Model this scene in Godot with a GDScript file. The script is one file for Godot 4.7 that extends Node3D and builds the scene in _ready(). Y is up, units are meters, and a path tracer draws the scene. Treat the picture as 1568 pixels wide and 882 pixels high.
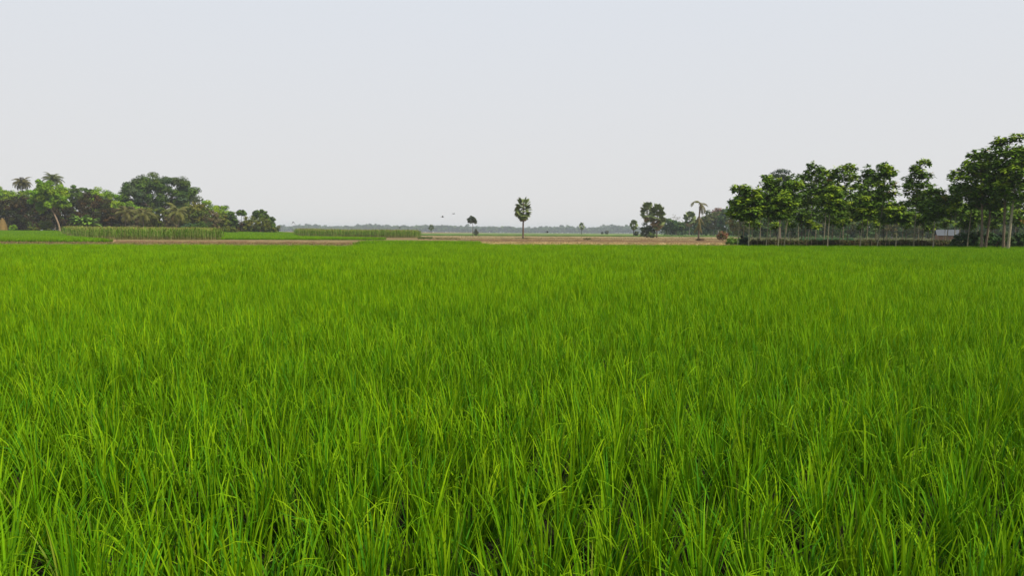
extends Node3D
# A rice field under a hazy sky: young rice to the feet of the camera, tilled soil and maize beyond,
# a village grove on the left, palms in the middle, a plantation on the right, a far tree line.

const FOCAL := 1045.0          # lens, in 1568ths of the picture's width
const EYE := 1.6
const PITCH := 0.0812
const ROLL := 0.0046

var view: Basis
var rng := RandomNumberGenerator.new()
var low_noise := FastNoiseLite.new()
var taken := {}


# ------------------------------------------------------------------ mesh building
class Soup:
	var v := PackedVector3Array()
	var n := PackedVector3Array()
	var c := PackedColorArray()
	var ix := PackedInt32Array()

	func tri(a: Vector3, b: Vector3, d: Vector3, col: Color) -> void:
		var k := v.size()
		var nn := (d - a).cross(b - a).normalized()
		v.append(a); v.append(b); v.append(d)
		n.append(nn); n.append(nn); n.append(nn)
		c.append(col); c.append(col); c.append(col)
		ix.append(k); ix.append(k + 1); ix.append(k + 2)

	func quad(a: Vector3, b: Vector3, d: Vector3, e: Vector3, col: Color) -> void:
		var k := v.size()
		var nn := (d - a).cross(b - a).normalized()
		v.append(a); v.append(b); v.append(d); v.append(e)
		for i in 4:
			n.append(nn); c.append(col)
		ix.append(k); ix.append(k + 1); ix.append(k + 2)
		ix.append(k); ix.append(k + 2); ix.append(k + 3)

	func tube(pts: Array, radii: Array, col: Color, sides := 7, wob := 0.0) -> void:
		var k0 := v.size()
		var m := pts.size()
		for i in m:
			var a: Vector3 = pts[maxi(i - 1, 0)]
			var b: Vector3 = pts[mini(i + 1, m - 1)]
			var t := (b - a).normalized()
			var u := t.cross(Vector3(0.31, 0.12, 0.94)).normalized()
			var w := t.cross(u)
			for j in sides:
				var ang := TAU * j / sides
				var o := u * cos(ang) + w * sin(ang)
				var r: float = radii[i]
				var bump := 1.0 + wob * sin(i * 2.3 + j * 1.9 + sin(i * 0.7) * 2.0)
				v.append((pts[i] as Vector3) + o * r * bump)
				n.append(o)
				var q := 1.0 + wob * 1.2 * sin(i * 3.1 + j * 0.7)
				c.append(Color(col.r * q, col.g * q, col.b * q))
		for i in m - 1:
			for j in sides:
				var a0 := k0 + i * sides + j
				var a1 := k0 + i * sides + (j + 1) % sides
				ix.append(a0); ix.append(a1 + sides); ix.append(a1)
				ix.append(a0); ix.append(a0 + sides); ix.append(a1 + sides)

	# a narrow leaf that leaves BASE towards azimuth AZ, LEAN from the vertical, bending over by DROOP, grooved along its midrib by FOLD
	func blade(base: Vector3, az: float, lean: float, length: float, width: float, droop: float, c0: Color, c1: Color, segs: int, twist := 0.0, kink := -1.0, fold := 0.0) -> void:
		var out := Vector3(cos(az), 0, sin(az))
		var side0 := Vector3(-sin(az), 0, cos(az))
		var p := base
		var k := v.size()
		var per := 3 if fold > 0.0 else 2
		for i in segs + 1:
			var t := float(i) / segs
			var th := lean + droop * t * t
			if kink > 0.0 and t > kink:
				th += 0.8
			var dir := out * sin(th) + Vector3.UP * cos(th)
			var nn := out * cos(th) - Vector3.UP * sin(th)
			var tw := twist * t
			var side := side0 * cos(tw) + nn * sin(tw)
			var w := width * 0.5 * (0.62 + 0.38 * sin(minf(t / 0.45, 1.0) * PI * 0.5)) * (1.0 - pow(t, 2.6))
			var face := nn * cos(tw) - side0 * sin(tw)
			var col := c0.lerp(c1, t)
			if i == segs:
				v.append(p); n.append(face); c.append(col)
			elif per == 2:
				v.append(p - side * w); v.append(p + side * w)
				n.append(face); n.append(face)
				c.append(col); c.append(col)
			else:
				v.append(p - side * w); v.append(p + face * w * fold); v.append(p + side * w)
				n.append((face - side * fold).normalized()); n.append(face); n.append((face + side * fold).normalized())
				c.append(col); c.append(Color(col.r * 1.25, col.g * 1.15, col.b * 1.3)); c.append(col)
			p += dir * (length / segs)
		for i in segs - 1:
			for j in per - 1:
				var a := k + i * per + j
				ix.append(a); ix.append(a + 1); ix.append(a + per + 1)
				ix.append(a); ix.append(a + per + 1); ix.append(a + per)
		for j in per - 1:
			var e := k + (segs - 1) * per + j
			ix.append(e); ix.append(e + 1); ix.append(k + segs * per)

	# a broad leaf folded along its midrib: 4 triangles
	func leaf(p: Vector3, dir: Vector3, up: Vector3, length: float, width: float, col: Color) -> void:
		var side := dir.cross(up).normalized() * width * 0.5
		var q := p + dir * length * 0.45 + up * width * 0.10
		var tip := p + dir * length - up * length * 0.14
		tri(p, q - side - up * width * 0.12, q, col)
		tri(p, q, q + side - up * width * 0.12, col)
		tri(tip, q, q - side - up * width * 0.12, col)
		tri(tip, q + side - up * width * 0.12, q, col)

	func mesh(mat: Material) -> ArrayMesh:
		var arr := []
		arr.resize(Mesh.ARRAY_MAX)
		arr[Mesh.ARRAY_VERTEX] = v
		arr[Mesh.ARRAY_NORMAL] = n
		arr[Mesh.ARRAY_COLOR] = c
		arr[Mesh.ARRAY_INDEX] = ix
		var am := ArrayMesh.new()
		am.add_surface_from_arrays(Mesh.PRIMITIVE_TRIANGLES, arr)
		am.surface_set_material(0, mat)
		return am


# ------------------------------------------------------------------ places
func ray(px: float, py: float) -> Vector3:
	return view * Vector3(px - 784.0, 441.0 - py, -FOCAL)


func skyline(px: float) -> float:
	return 356.0 + (px - 784.0) * 0.0046


func ground_at(x: float, z: float) -> float:
	# the village on the left stands on slightly raised land
	var d := -z
	return 1.15 * smoothstep(140.0, 225.0, d) * smoothstep(-45.0, -115.0, x)


# the point on the ground that lies DEPTH metres ahead in the direction of picture column px
func spot(px: float, depth: float) -> Vector3:
	var r := ray(px, skyline(px))
	var x := depth * r.x / -r.z
	return Vector3(x, ground_at(x, -depth), -depth)


# how high above the ground a thing at that place is whose top is in picture row py
func rise(px: float, py: float, depth: float) -> float:
	var r := ray(px, py)
	return EYE + depth * r.y / -r.z - spot(px, depth).y


func metres(pixels: float, depth: float) -> float:
	return pixels / FOCAL * depth


# ------------------------------------------------------------------ naming
func numbered(called: String) -> String:
	if not taken.has(called):
		taken[called] = 0
		return called
	taken[called] += 1
	return "%s_%03d" % [called, taken[called]]


func tag(o: Node3D, label: String, category: String, group := "", kind := "") -> Node3D:
	if label: o.set_meta("label", label)
	if category: o.set_meta("category", category)
	if group: o.set_meta("group", group)
	if kind: o.set_meta("kind", kind)
	return o


func thing(called: String, label: String, category: String, at: Vector3, turn := 0.0, group := "") -> Node3D:
	var o := Node3D.new()
	o.name = numbered(called)
	add_child(o)
	o.position = at
	o.rotation.y = turn
	tag(o, label, category, group)
	return o


func part(called: String, mesh: Mesh, parent: Node3D) -> MeshInstance3D:
	var o := MeshInstance3D.new()
	var k := 0
	var nm := called
	while parent.has_node(nm):
		k += 1
		nm = "%s_%03d" % [called, k]
	o.name = nm
	o.mesh = mesh
	parent.add_child(o, true)
	return o


func single(called: String, mesh: Mesh) -> MeshInstance3D:
	var o := MeshInstance3D.new()
	o.name = numbered(called)
	o.mesh = mesh
	add_child(o)
	return o


func scatter(called: String, mesh: Mesh, places: Array, tints: Array, parent: Node3D) -> MultiMeshInstance3D:
	var mm := MultiMesh.new()
	mm.transform_format = MultiMesh.TRANSFORM_3D
	mm.use_colors = true
	mm.mesh = mesh
	mm.instance_count = places.size()
	for i in places.size():
		mm.set_instance_transform(i, places[i])
		mm.set_instance_color(i, tints[i])
	var o := MultiMeshInstance3D.new()
	o.multimesh = mm
	var k := 0
	var nm := called
	while parent.has_node(nm):
		k += 1
		nm = "%s_%03d" % [called, k]
	o.name = nm
	o.set_meta("kind", "stuff")
	parent.add_child(o, true)
	return o


# ------------------------------------------------------------------ materials
func foliage(rough := 0.55, spec := 0.35, through := 0.5) -> StandardMaterial3D:
	var m := StandardMaterial3D.new()
	m.vertex_color_use_as_albedo = true
	m.roughness = rough
	m.metallic_specular = spec
	m.cull_mode = BaseMaterial3D.CULL_DISABLED
	if through > 0.0:
		m.backlight_enabled = true
		m.backlight = Color(through, through, through)
	return m


func soil(a: Color, b: Color, size: float, seed_: int) -> StandardMaterial3D:
	var f := FastNoiseLite.new()
	f.seed = seed_
	f.noise_type = FastNoiseLite.TYPE_SIMPLEX_SMOOTH
	f.frequency = 0.02
	f.fractal_octaves = 6
	f.fractal_gain = 0.62
	var t := NoiseTexture2D.new()
	t.width = 512
	t.height = 512
	t.seamless = true
	t.noise = f
	var g := Gradient.new()
	g.set_color(0, a.linear_to_srgb())
	g.set_color(1, b.linear_to_srgb())
	g.set_offset(0, 0.2)
	g.set_offset(1, 0.8)
	t.color_ramp = g
	var m := StandardMaterial3D.new()
	m.albedo_texture = t
	m.uv1_triplanar = true
	m.uv1_world_triplanar = true
	m.uv1_scale = Vector3(size, size, size)
	m.roughness = 0.95
	m.metallic_specular = 0.2
	return m


func bark() -> StandardMaterial3D:
	var m := StandardMaterial3D.new()
	m.vertex_color_use_as_albedo = true
	m.roughness = 0.9
	m.metallic_specular = 0.2
	var f := FastNoiseLite.new()
	f.seed = 5
	f.frequency = 0.05
	f.fractal_octaves = 4
	var t := NoiseTexture2D.new()
	t.width = 256
	t.height = 256
	t.seamless = true
	t.noise = f
	var g := Gradient.new()
	g.set_color(0, Color(0.62, 0.62, 0.62))
	g.set_color(1, Color(1, 1, 1))
	g.set_offset(0, 0.25)
	g.set_offset(1, 0.7)
	t.color_ramp = g
	m.albedo_texture = t
	m.uv1_triplanar = true
	m.uv1_scale = Vector3(2.2, 0.7, 2.2)
	return m


func vary(c: Color, r: RandomNumberGenerator, by: float, hue := 0.0) -> Color:
	var k := 1.0 + r.randf_range(-by, by)
	var h := r.randf_range(-hue, hue)
	return Color(c.r * k * (1.0 + h), c.g * k, c.b * k * (1.0 - h * 0.6))


# ------------------------------------------------------------------ rice
func rice_plants(seed_: int, hills: int, side: float, blades: int, width: float, segs: int, tall: float, fold := 0.0) -> Soup:
	var r := RandomNumberGenerator.new()
	r.seed = seed_
	var s := Soup.new()
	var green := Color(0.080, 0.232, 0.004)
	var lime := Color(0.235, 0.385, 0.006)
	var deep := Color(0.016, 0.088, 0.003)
	for i in hills:
		for j in hills:
			var at := Vector3((i + 0.5 - hills * 0.5) * side + r.randf_range(-0.3, 0.3) * side, 0, (j + 0.5 - hills * 0.5) * side + r.randf_range(-0.3, 0.3) * side)
			if hills == 1:
				at = Vector3.ZERO
			var kh := r.randf_range(0.76, 1.18) if hills > 1 else 1.0
			var hue := r.randf_range(-0.15, 0.4)
			var sway := Vector2(r.randfn(0.0, 0.06), r.randfn(0.0, 0.06))
			for b in blades:
				var az := r.randf() * TAU
				var q := sqrt(r.randf())
				var base := at + Vector3(cos(az), 0, sin(az)) * q * 0.045
				az += r.randf_range(-0.5, 0.5)
				var lean := absf(r.randfn(0.0, 0.12)) + 0.03 + q * 0.11
				var droop := absf(r.randfn(0.0, 0.34)) + 0.12
				var long := tall * kh * r.randf_range(0.7, 1.12)
				var w := width * r.randf_range(0.65, 1.25)
				var kink := -1.0
				var u := r.randf()
				if u < 0.16:
					lean = r.randf_range(0.25, 0.6)
					droop = r.randf_range(0.9, 2.1)
					long *= r.randf_range(0.8, 1.1)
					w *= 0.72
				elif u < 0.172:
					kink = r.randf_range(0.55, 0.8)
				elif u < 0.42:
					long *= 0.6
				var lx := sin(lean) * cos(az) + sway.x
				var lz := sin(lean) * sin(az) + sway.y
				az = atan2(lz, lx)
				lean = asin(clampf(sqrt(lx * lx + lz * lz), 0.0, 0.95))
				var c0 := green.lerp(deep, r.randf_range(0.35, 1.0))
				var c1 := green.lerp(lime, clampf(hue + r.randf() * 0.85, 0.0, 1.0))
				var v := r.randf()
				if v < 0.025:
					c1 = Color(0.24, 0.42, 0.006)
				elif v < 0.031:
					c0 = Color(0.08, 0.16, 0.01); c1 = Color(0.2, 0.27, 0.03)
					long *= 0.75
				elif v < 0.17:
					c1 = Color(0.06, 0.21, 0.010)
				s.blade(base, az, lean, long, w, droop, vary(c0, r, 0.2), vary(c1, r, 0.2), segs, r.randf_range(-1.2, 1.2), kink, fold)
	return s


# what the rice is like at a place: x how tall, y how yellow
func crop(x: float, z: float) -> Vector2:
	var a := low_noise.get_noise_2d(x * 3.0, z * 3.0)
	var b := low_noise.get_noise_2d(x * 0.9 + 300.0, z * 0.9)
	var e := low_noise.get_noise_2d(x * 11.0, z * 11.0 + 500.0)
	# older, yellower rice in the middle and on the left, greener to the right
	var ripe := 1.35 * smoothstep(2.0, 24.0, -z) - 0.3 - 0.5 * smoothstep(2.0, 32.0, x)
	return Vector2(1.0 + 0.10 * a + 0.10 * e, 0.55 * b + 0.35 * a + 0.15 * e + ripe)


func tint_of(yellow: float, r: RandomNumberGenerator) -> Color:
	var k := 1.0 + r.randf_range(-0.16, 0.16)
	return Color(k * (1.0 + 0.25 * yellow), k * (1.0 + 0.15 * yellow), k * (1.0 - 0.15 * yellow))


func field_end(u: float) -> float:
	return lerpf(60.0, 69.0, smoothstep(-0.24, -0.21, u))


func main_rice(mat: Material) -> void:
	var r := RandomNumberGenerator.new()
	r.seed = 41
	var o := thing("rice_crop", "dense young green rice filling the whole front of the picture up to the soil strips", "rice", Vector3.ZERO)
	tag(o, "", "", "", "stuff")
	var near_kinds := 7
	var places := []
	var tints := []
	for k in near_kinds:
		places.append([]); tints.append([])
	var step := 0.21
	var z := 1.6
	var split := 17.0
	while z > -split:
		var half := maxf(-z, 0.0) * 0.8 + 4.5
		var x := -half
		while x < half:
			var p := Vector3(x + r.randf_range(-0.05, 0.05), 0, z + r.randf_range(-0.05, 0.05))
			var cr := crop(p.x, p.z)
			var h := cr.x * r.randf_range(0.78, 1.16)
			var b := Basis.from_euler(Vector3(r.randf_range(-0.09, 0.09), r.randf() * TAU, r.randf_range(-0.09, 0.09))).scaled(Vector3(1.0, h, 1.0))
			var k := r.randi() % near_kinds
			if r.randf() > 0.015:
				places[k].append(Transform3D(b, p))
				tints[k].append(tint_of(cr.y + r.randf_range(-0.5, 0.5), r))
			x += step
		z -= step
	for k in near_kinds:
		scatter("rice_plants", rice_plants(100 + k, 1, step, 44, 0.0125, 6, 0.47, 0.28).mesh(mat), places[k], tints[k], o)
	# farther off: the same plants in squares of 16
	var kinds := 5
	places = []; tints = []
	for k in kinds:
		places.append([]); tints.append([])
	var sq := step * 4.0
	z = -split - sq * 0.35
	while z > -69.5:
		var half := -z * 0.8 + 5.0
		var x := -half
		while x < half:
			if -z < field_end(x / -z):
				var cr := crop(x, z)
				var b := Basis(Vector3.UP, (r.randi() % 4) * PI * 0.5 + r.randf_range(-0.06, 0.06)).scaled(Vector3(1.06, cr.x * r.randf_range(0.95, 1.05), 1.06))
				var k := r.randi() % kinds
				places[k].append(Transform3D(b, Vector3(x + r.randf_range(-0.06, 0.06), 0, z + r.randf_range(-0.06, 0.06))))
				tints[k].append(tint_of(cr.y, r))
			x += sq
		z -= sq
	for k in kinds:
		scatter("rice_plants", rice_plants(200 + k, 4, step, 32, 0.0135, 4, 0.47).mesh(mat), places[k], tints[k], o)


func inside(p: Vector2, poly: PackedVector2Array) -> bool:
	return Geometry2D.is_point_in_polygon(p, poly)


func rice_plot(label: String, poly: PackedVector2Array, mat: Material, seed_: int, yellow: float) -> void:
	var r := RandomNumberGenerator.new()
	r.seed = seed_
	var o := thing("rice_plot", label, "rice", Vector3.ZERO)
	tag(o, "", "", "", "stuff")
	var lo := poly[0]
	var hi := poly[0]
	for p in poly:
		lo = lo.min(p); hi = hi.max(p)
	var kinds := 3
	var places := []
	var tints := []
	for k in kinds:
		places.append([]); tints.append([])
	var sq := 1.3
	var x := lo.x
	while x < hi.x:
		var z := lo.y
		while z < hi.y:
			if inside(Vector2(x, z), poly):
				var k := r.randi() % kinds
				var b := Basis(Vector3.UP, (r.randi() % 4) * PI * 0.5).scaled(Vector3(1.1, r.randf_range(0.92, 1.1), 1.1))
				places[k].append(Transform3D(b, Vector3(x + r.randf_range(-0.3, 0.3), ground_at(x, z) - 0.01, z + r.randf_range(-0.3, 0.3))))
				tints[k].append(tint_of(yellow + 0.4 * low_noise.get_noise_2d(x, z), r))
			z += sq
		x += sq
	for k in kinds:
		scatter("rice_plants", far_rice[k], places[k], tints[k], o)


var far_rice := []


# ------------------------------------------------------------------ maize
func maize(seed_: int) -> Soup:
	var r := RandomNumberGenerator.new()
	r.seed = seed_
	var s := Soup.new()
	var h := r.randf_range(1.55, 1.75)
	var stem := Color(0.30, 0.31, 0.11)
	s.tube([Vector3.ZERO, Vector3(0.01, h * 0.5, 0.02), Vector3(0.03, h, 0.0)], [0.032, 0.026, 0.014], stem, 5)
	var az := r.randf() * TAU
	for i in 11:
		var t := (i + 1.0) / 12.0
		az += PI + r.randf_range(-0.5, 0.5)
		var dry := t < r.randf_range(0.0, 0.3)
		var c0 := Color(0.07, 0.165, 0.014) if not dry else Color(0.20, 0.17, 0.07)
		var c1 := Color(0.15, 0.26, 0.016) if not dry else Color(0.27, 0.21, 0.10)
		s.blade(Vector3(0.02, h * t * 0.95, 0.01), az, r.randf_range(0.35, 0.7), r.randf_range(0.6, 0.9) * (1.0 - 0.35 * absf(t - 0.5)), 0.085, r.randf_range(1.3, 2.2), vary(c0, r, 0.2), vary(c1, r, 0.2), 5, r.randf_range(-0.6, 0.6))
	for i in 8:
		s.blade(Vector3(0.03, h - 0.02, 0), r.randf() * TAU, r.randf_range(0.02, 0.55), r.randf_range(0.2, 0.34), 0.026, 0.3, Color(0.28, 0.28, 0.08), Color(0.36, 0.30, 0.11), 3)
	return s


func maize_stand(label: String, poly: PackedVector2Array, mat: Material, seed_: int) -> void:
	var r := RandomNumberGenerator.new()
	r.seed = seed_
	var o := thing("maize_crop", label, "maize", Vector3.ZERO)
	tag(o, "", "", "", "stuff")
	var lo := poly[0]
	var hi := poly[0]
	for p in poly:
		lo = lo.min(p); hi = hi.max(p)
	var places := [[], [], [], []]
	var tints := [[], [], [], []]
	var z := lo.y
	while z < hi.y:
		var x := lo.x
		while x < hi.x:
			if inside(Vector2(x, z) + Vector2(low_noise.get_noise_2d(x * 9.0, z * 9.0), low_noise.get_noise_2d(z * 9.0, x * 9.0)) * 2.2, poly) and r.randf() < 0.94:
				var k := r.randi() % 4
				var hs := r.randf_range(0.84, 1.2) * (1.0 + 0.08 * low_noise.get_noise_2d(x * 4.0, z * 4.0))
				var b := Basis.from_euler(Vector3(r.randf_range(-0.06, 0.06), r.randf() * TAU, r.randf_range(-0.06, 0.06))).scaled(Vector3(hs, hs, hs))
				places[k].append(Transform3D(b, Vector3(x + r.randf_range(-0.12, 0.12), ground_at(x, z), z + r.randf_range(-0.08, 0.08))))
				var q := r.randf_range(0.7, 1.35)
				tints[k].append(Color(q, q, q))
			x += 0.46
		z += 0.7
	for k in 4:
		scatter("maize_plants", maize_kinds[k], places[k], tints[k], o)


var maize_kinds := []


# ------------------------------------------------------------------ broadleaf trees
# CLUMPS of small leaves spread over an ellipsoid; returns the clumps' centres for the limbs
func crown_soup(s: Soup, r: RandomNumberGenerator, middle: Vector3, size: Vector3, clumps: int, per: int, leaf: float, cols: Array, flat := 0.75, hollow := 0.45, low := -0.75) -> Array:
	var centres := []
	var golden := PI * (3.0 - sqrt(5.0))
	for i in clumps:
		var y := lerpf(low, 0.93, (i + 0.5) / clumps)
		var ang := i * golden + r.randf_range(-0.4, 0.4)
		var rad := sqrt(maxf(0.0, 1.0 - y * y)) if y > 0.0 else sqrt(maxf(0.0, 1.0 - y * y * 0.75))
		var deep := lerpf(hollow, 0.92, pow(r.randf(), 0.7))
		var ce := middle + Vector3(cos(ang) * rad, y, sin(ang) * rad) * deep * size * r.randf_range(0.88, 1.08)
		centres.append(ce)
		var cr := r.randf_range(0.27, 0.46) * (size.x + size.y) * 0.5 * clampf(3.2 / pow(clumps, 0.42), 0.45, 1.3)
		var base: Color = cols[r.randi() % cols.size()]
		base = vary(base, r, 0.22, 0.12)
		for j in per:
			var d := Vector3(r.randfn(), r.randfn() * 0.9 + 0.25, r.randfn()).normalized()
			var p := ce + d * Vector3(cr, cr * flat, cr) * pow(r.randf(), 0.38)
			var nn := (d + Vector3(r.randf_range(-0.8, 0.8), r.randf_range(0.0, 1.1), r.randf_range(-0.8, 0.8))).normalized()
			var t := nn.cross(Vector3(r.randfn(), r.randfn(), r.randfn())).normalized()
			var w := nn.cross(t)
			var l := leaf * r.randf_range(0.6, 1.25)
			var col := vary(base, r, 0.25, 0.08)
			s.quad(p - t * l * 0.55, p + w * l * 0.32 + nn * l * 0.06, p + t * l * 0.55, p - w * l * 0.32 + nn * l * 0.06, col)
	return centres


# stretches the crown so that it reaches exactly as high and as wide as the tree is
func fit(s: Soup, lo: float, hi: float, mid_x: float, half: float) -> void:
	var ys := PackedFloat32Array()
	var xs := PackedFloat32Array()
	for i in range(0, s.v.size(), 4):
		ys.append(s.v[i].y); xs.append(absf(s.v[i].x - mid_x))
	ys.sort(); xs.sort()
	var top := ys[int(ys.size() * 0.997)]
	var wide := xs[int(xs.size() * 0.985)]
	var ky := (hi - lo) / maxf(top - lo, 0.01)
	var kx := half / maxf(wide, 0.01)
	for i in s.v.size():
		var p := s.v[i]
		s.v[i] = Vector3(mid_x + (p.x - mid_x) * kx, lo + (p.y - lo) * ky, p.z)


func limb(s: Soup, a: Vector3, b: Vector3, r0: float, r1: float, col: Color, r: RandomNumberGenerator, sides := 6) -> void:
	var pts := []
	var radii := []
	var len := a.distance_to(b)
	for i in 5:
		var t := i / 4.0
		var p := a.lerp(b, t) + Vector3(r.randf_range(-1, 1), 0, r.randf_range(-1, 1)) * len * 0.05 * sin(t * PI) + Vector3.UP * len * 0.08 * sin(t * PI)
		pts.append(p)
		radii.append(lerpf(r0, r1, t))
	s.tube(pts, radii, col, sides, 0.06)


func tree(called: String, label: String, px: float, depth: float, top: float, wide: float, under: float, cols: Array, opt := {}) -> Node3D:
	var r := RandomNumberGenerator.new()
	r.seed = int(px * 37.0 + depth * 11.0) + 5
	var o := thing(called, label, opt.get("category", "tree"), spot(px, depth), 0.0, opt.get("group", ""))
	var h := rise(px, top, depth)
	var lo := maxf(rise(px, under, depth), 0.0)
	var rx := metres(wide, depth) * 0.5
	var lean := metres(opt.get("lean", 0.0), depth)
	var mid := Vector3(lean, (h + lo) * 0.5, 0)
	var size := Vector3(rx, (h - lo) * 0.5, minf(rx, opt.get("deep", 7.0)))
	var dia: float = opt.get("trunk", 0.045) * h * 0.5
	var tc: Color = opt.get("bark", Color(0.19, 0.15, 0.11))
	var ts := Soup.new()
	var fork := Vector3(lean * opt.get("bend", 0.6), lerpf(lo, h, 0.22) if lo > 0.6 else h * 0.3, 0)
	var pts := []
	var radii := []
	for i in 7:
		var t := i / 6.0
		pts.append(Vector3(fork.x * t + metres(opt.get("sway", 0.0), depth) * sin(t * PI), fork.y * t, 0.0) + Vector3(r.randf_range(-1, 1), 0, r.randf_range(-1, 1)) * dia * 0.25)
		radii.append(dia * lerpf(1.0, 0.62, t) * (1.35 if i == 0 else 1.0))
	ts.tube(pts, radii, tc, 9, 0.05)
	var cs := Soup.new()
	var leaf: float = opt.get("leaf", metres(2.3, depth))
	var clumps := int(opt.get("clumps", 34) * opt.get("full", 1.5))
	var centres := crown_soup(cs, r, mid, size, clumps, opt.get("per", 120), leaf, cols, opt.get("flat", 0.7), opt.get("hollow", 0.4), opt.get("low", -0.8))
	fit(cs, lo, h, lean, rx)
	for i in mini(centres.size(), opt.get("limbs", 12)):
		var k := int(i * centres.size() / float(opt.get("limbs", 12))) % centres.size()
		limb(ts, fork - Vector3.UP * dia * r.randf_range(0.2, 1.5), centres[k], dia * 0.42, dia * 0.1, tc, r)
	part("trunk", ts.mesh(bark_mat), o)
	part("crown", cs.mesh(leaf_mat), o)
	return o


var bark_mat: StandardMaterial3D
var leaf_mat: StandardMaterial3D
var palm_mat: StandardMaterial3D
var crop_mat: StandardMaterial3D


# ------------------------------------------------------------------ plantation trees: thin pale stem, tiers of big drooping leaves
func rosette(s: Soup, r: RandomNumberGenerator, p: Vector3, out: Vector3, col: Color, count: int, leaf: float) -> void:
	for i in count:
		var d := (out * r.randf_range(0.0, 0.9) + Vector3(r.randfn(), r.randfn() * 0.35 - 0.12, r.randfn())).normalized()
		var up := (Vector3.UP + Vector3(r.randf_range(-0.5, 0.5), 0, r.randf_range(-0.5, 0.5))).normalized()
		if absf(d.dot(up)) > 0.93:
			continue
		up = (up - d * d.dot(up)).normalized()
		s.leaf(p + Vector3(r.randf_range(-0.12, 0.12), r.randf_range(-0.14, 0.14), r.randf_range(-0.12, 0.12)), d, up, leaf * r.randf_range(0.7, 1.25), leaf * r.randf_range(0.5, 0.72), vary(col, r, 0.22, 0.07))


# tiers: list of [height share, half width in metres, half thickness, colour mood]
func plantation_tree(label: String, px: float, depth: float, top: float, wide: float, under: float, opt := {}) -> void:
	var r := RandomNumberGenerator.new()
	r.seed = int(px * 53.0 + depth * 7.0) + 11
	var o := thing("plantation_tree", label, "tree", spot(px, depth), 0.0, opt.get("group", ""))
	var h := rise(px, top, depth)
	var lo := rise(px, under, depth)
	var rx := metres(wide, depth) * 0.5
	var lean := metres(opt.get("lean", 0.0), depth)
	var thick: float = opt.get("trunk", 0.075)
	var tc := vary(opt.get("bark", Color(0.27, 0.245, 0.16)), r, 0.2)
	var ts := Soup.new()
	var pts := []
	var radii := []
	for i in 9:
		var t := i / 8.0
		pts.append(Vector3(lean * t + sin(t * 4.0 + px) * 0.06, h * 0.95 * t, sin(t * 3.0 + px * 2.0) * 0.08))
		radii.append(thick * lerpf(1.0, 0.25, t) * (1.3 if i == 0 else 1.0))
	ts.tube(pts, radii, tc, 8, 0.05)
	var cs := Soup.new()
	var leaf: float = opt.get("leaf", 0.36)
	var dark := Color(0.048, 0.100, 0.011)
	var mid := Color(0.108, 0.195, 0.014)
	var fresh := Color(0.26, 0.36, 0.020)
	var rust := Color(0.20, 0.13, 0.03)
	var n: int = opt.get("tufts", 150)
	var tiers: int = opt.get("tiers", 4)
	var bright: float = opt.get("bright", 0.25)
	var blobs := []
	for k in tiers:
		var t := (k + 0.5) / tiers
		var broad := sin(PI * lerpf(0.22, 0.9, t)) * rx
		var many := 3 if k < tiers - 1 else 2
		for j in many:
			var ang := j * TAU / many + k * 1.3 + px
			var b := Vector3(lean * lerpf(lo / h, 1.0, t) + cos(ang) * broad * 0.52, lerpf(lo + 0.3, h - 0.45, t) + r.randf_range(-0.35, 0.35), sin(ang) * broad * 0.52)
			blobs.append([b, broad * 0.5 + 0.18, (h - lo) / tiers * 0.36 + 0.1, t])
			limb(ts, Vector3(lean * b.y / h, b.y - 0.55, 0), b, thick * 0.32, 0.012, tc, r, 5)
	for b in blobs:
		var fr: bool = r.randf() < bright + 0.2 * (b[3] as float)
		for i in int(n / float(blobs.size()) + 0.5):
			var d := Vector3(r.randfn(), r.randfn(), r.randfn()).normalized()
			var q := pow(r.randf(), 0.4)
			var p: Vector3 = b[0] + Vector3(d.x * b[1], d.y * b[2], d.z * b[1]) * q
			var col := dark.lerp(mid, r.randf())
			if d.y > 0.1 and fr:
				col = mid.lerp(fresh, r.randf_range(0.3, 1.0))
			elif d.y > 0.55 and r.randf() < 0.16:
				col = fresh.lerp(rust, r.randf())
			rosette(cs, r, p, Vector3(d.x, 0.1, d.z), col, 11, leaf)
	fit(cs, lo, h, lean * 0.85, rx)
	part("trunk", ts.mesh(bark_mat), o)
	part("crown", cs.mesh(leaf_mat), o)


# ------------------------------------------------------------------ palms
func fan_leaf(r: RandomNumberGenerator, col: Color, size: float, stalk: float) -> Soup:
	# stalk along +X, blade at its end
	var s := Soup.new()
	s.tube([Vector3.ZERO, Vector3(stalk * 0.5, 0.03, 0), Vector3(stalk, 0, 0)], [0.035, 0.025, 0.02], Color(0.16, 0.17, 0.06), 4)
	var n := 19
	var hub := Vector3(stalk, 0, 0)
	for i in n:
		var a := lerpf(-2.25, 2.25, (i + 0.5) / n)
		var d := Vector3(cos(a), -0.10 * absf(sin(a)), sin(a))
		var l := size * (0.78 + 0.22 * cos(a * 0.6)) * r.randf_range(0.9, 1.08)
		var sd := Vector3(-sin(a), 0, cos(a)) * l * 0.135
		var up := Vector3.UP * l * 0.035
		var q := hub + d * l * 0.62
		var cc := vary(col, r, 0.18)
		s.tri(hub, q - sd, q + up, cc)
		s.tri(hub, q + up, q + sd, cc)
		s.tri(q - sd, hub + d * l - Vector3.UP * l * 0.10, q + up, cc)
		s.tri(q + up, hub + d * l - Vector3.UP * l * 0.10, q + sd, cc)
	return s


var fans := []
var dry_fans := []


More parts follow.
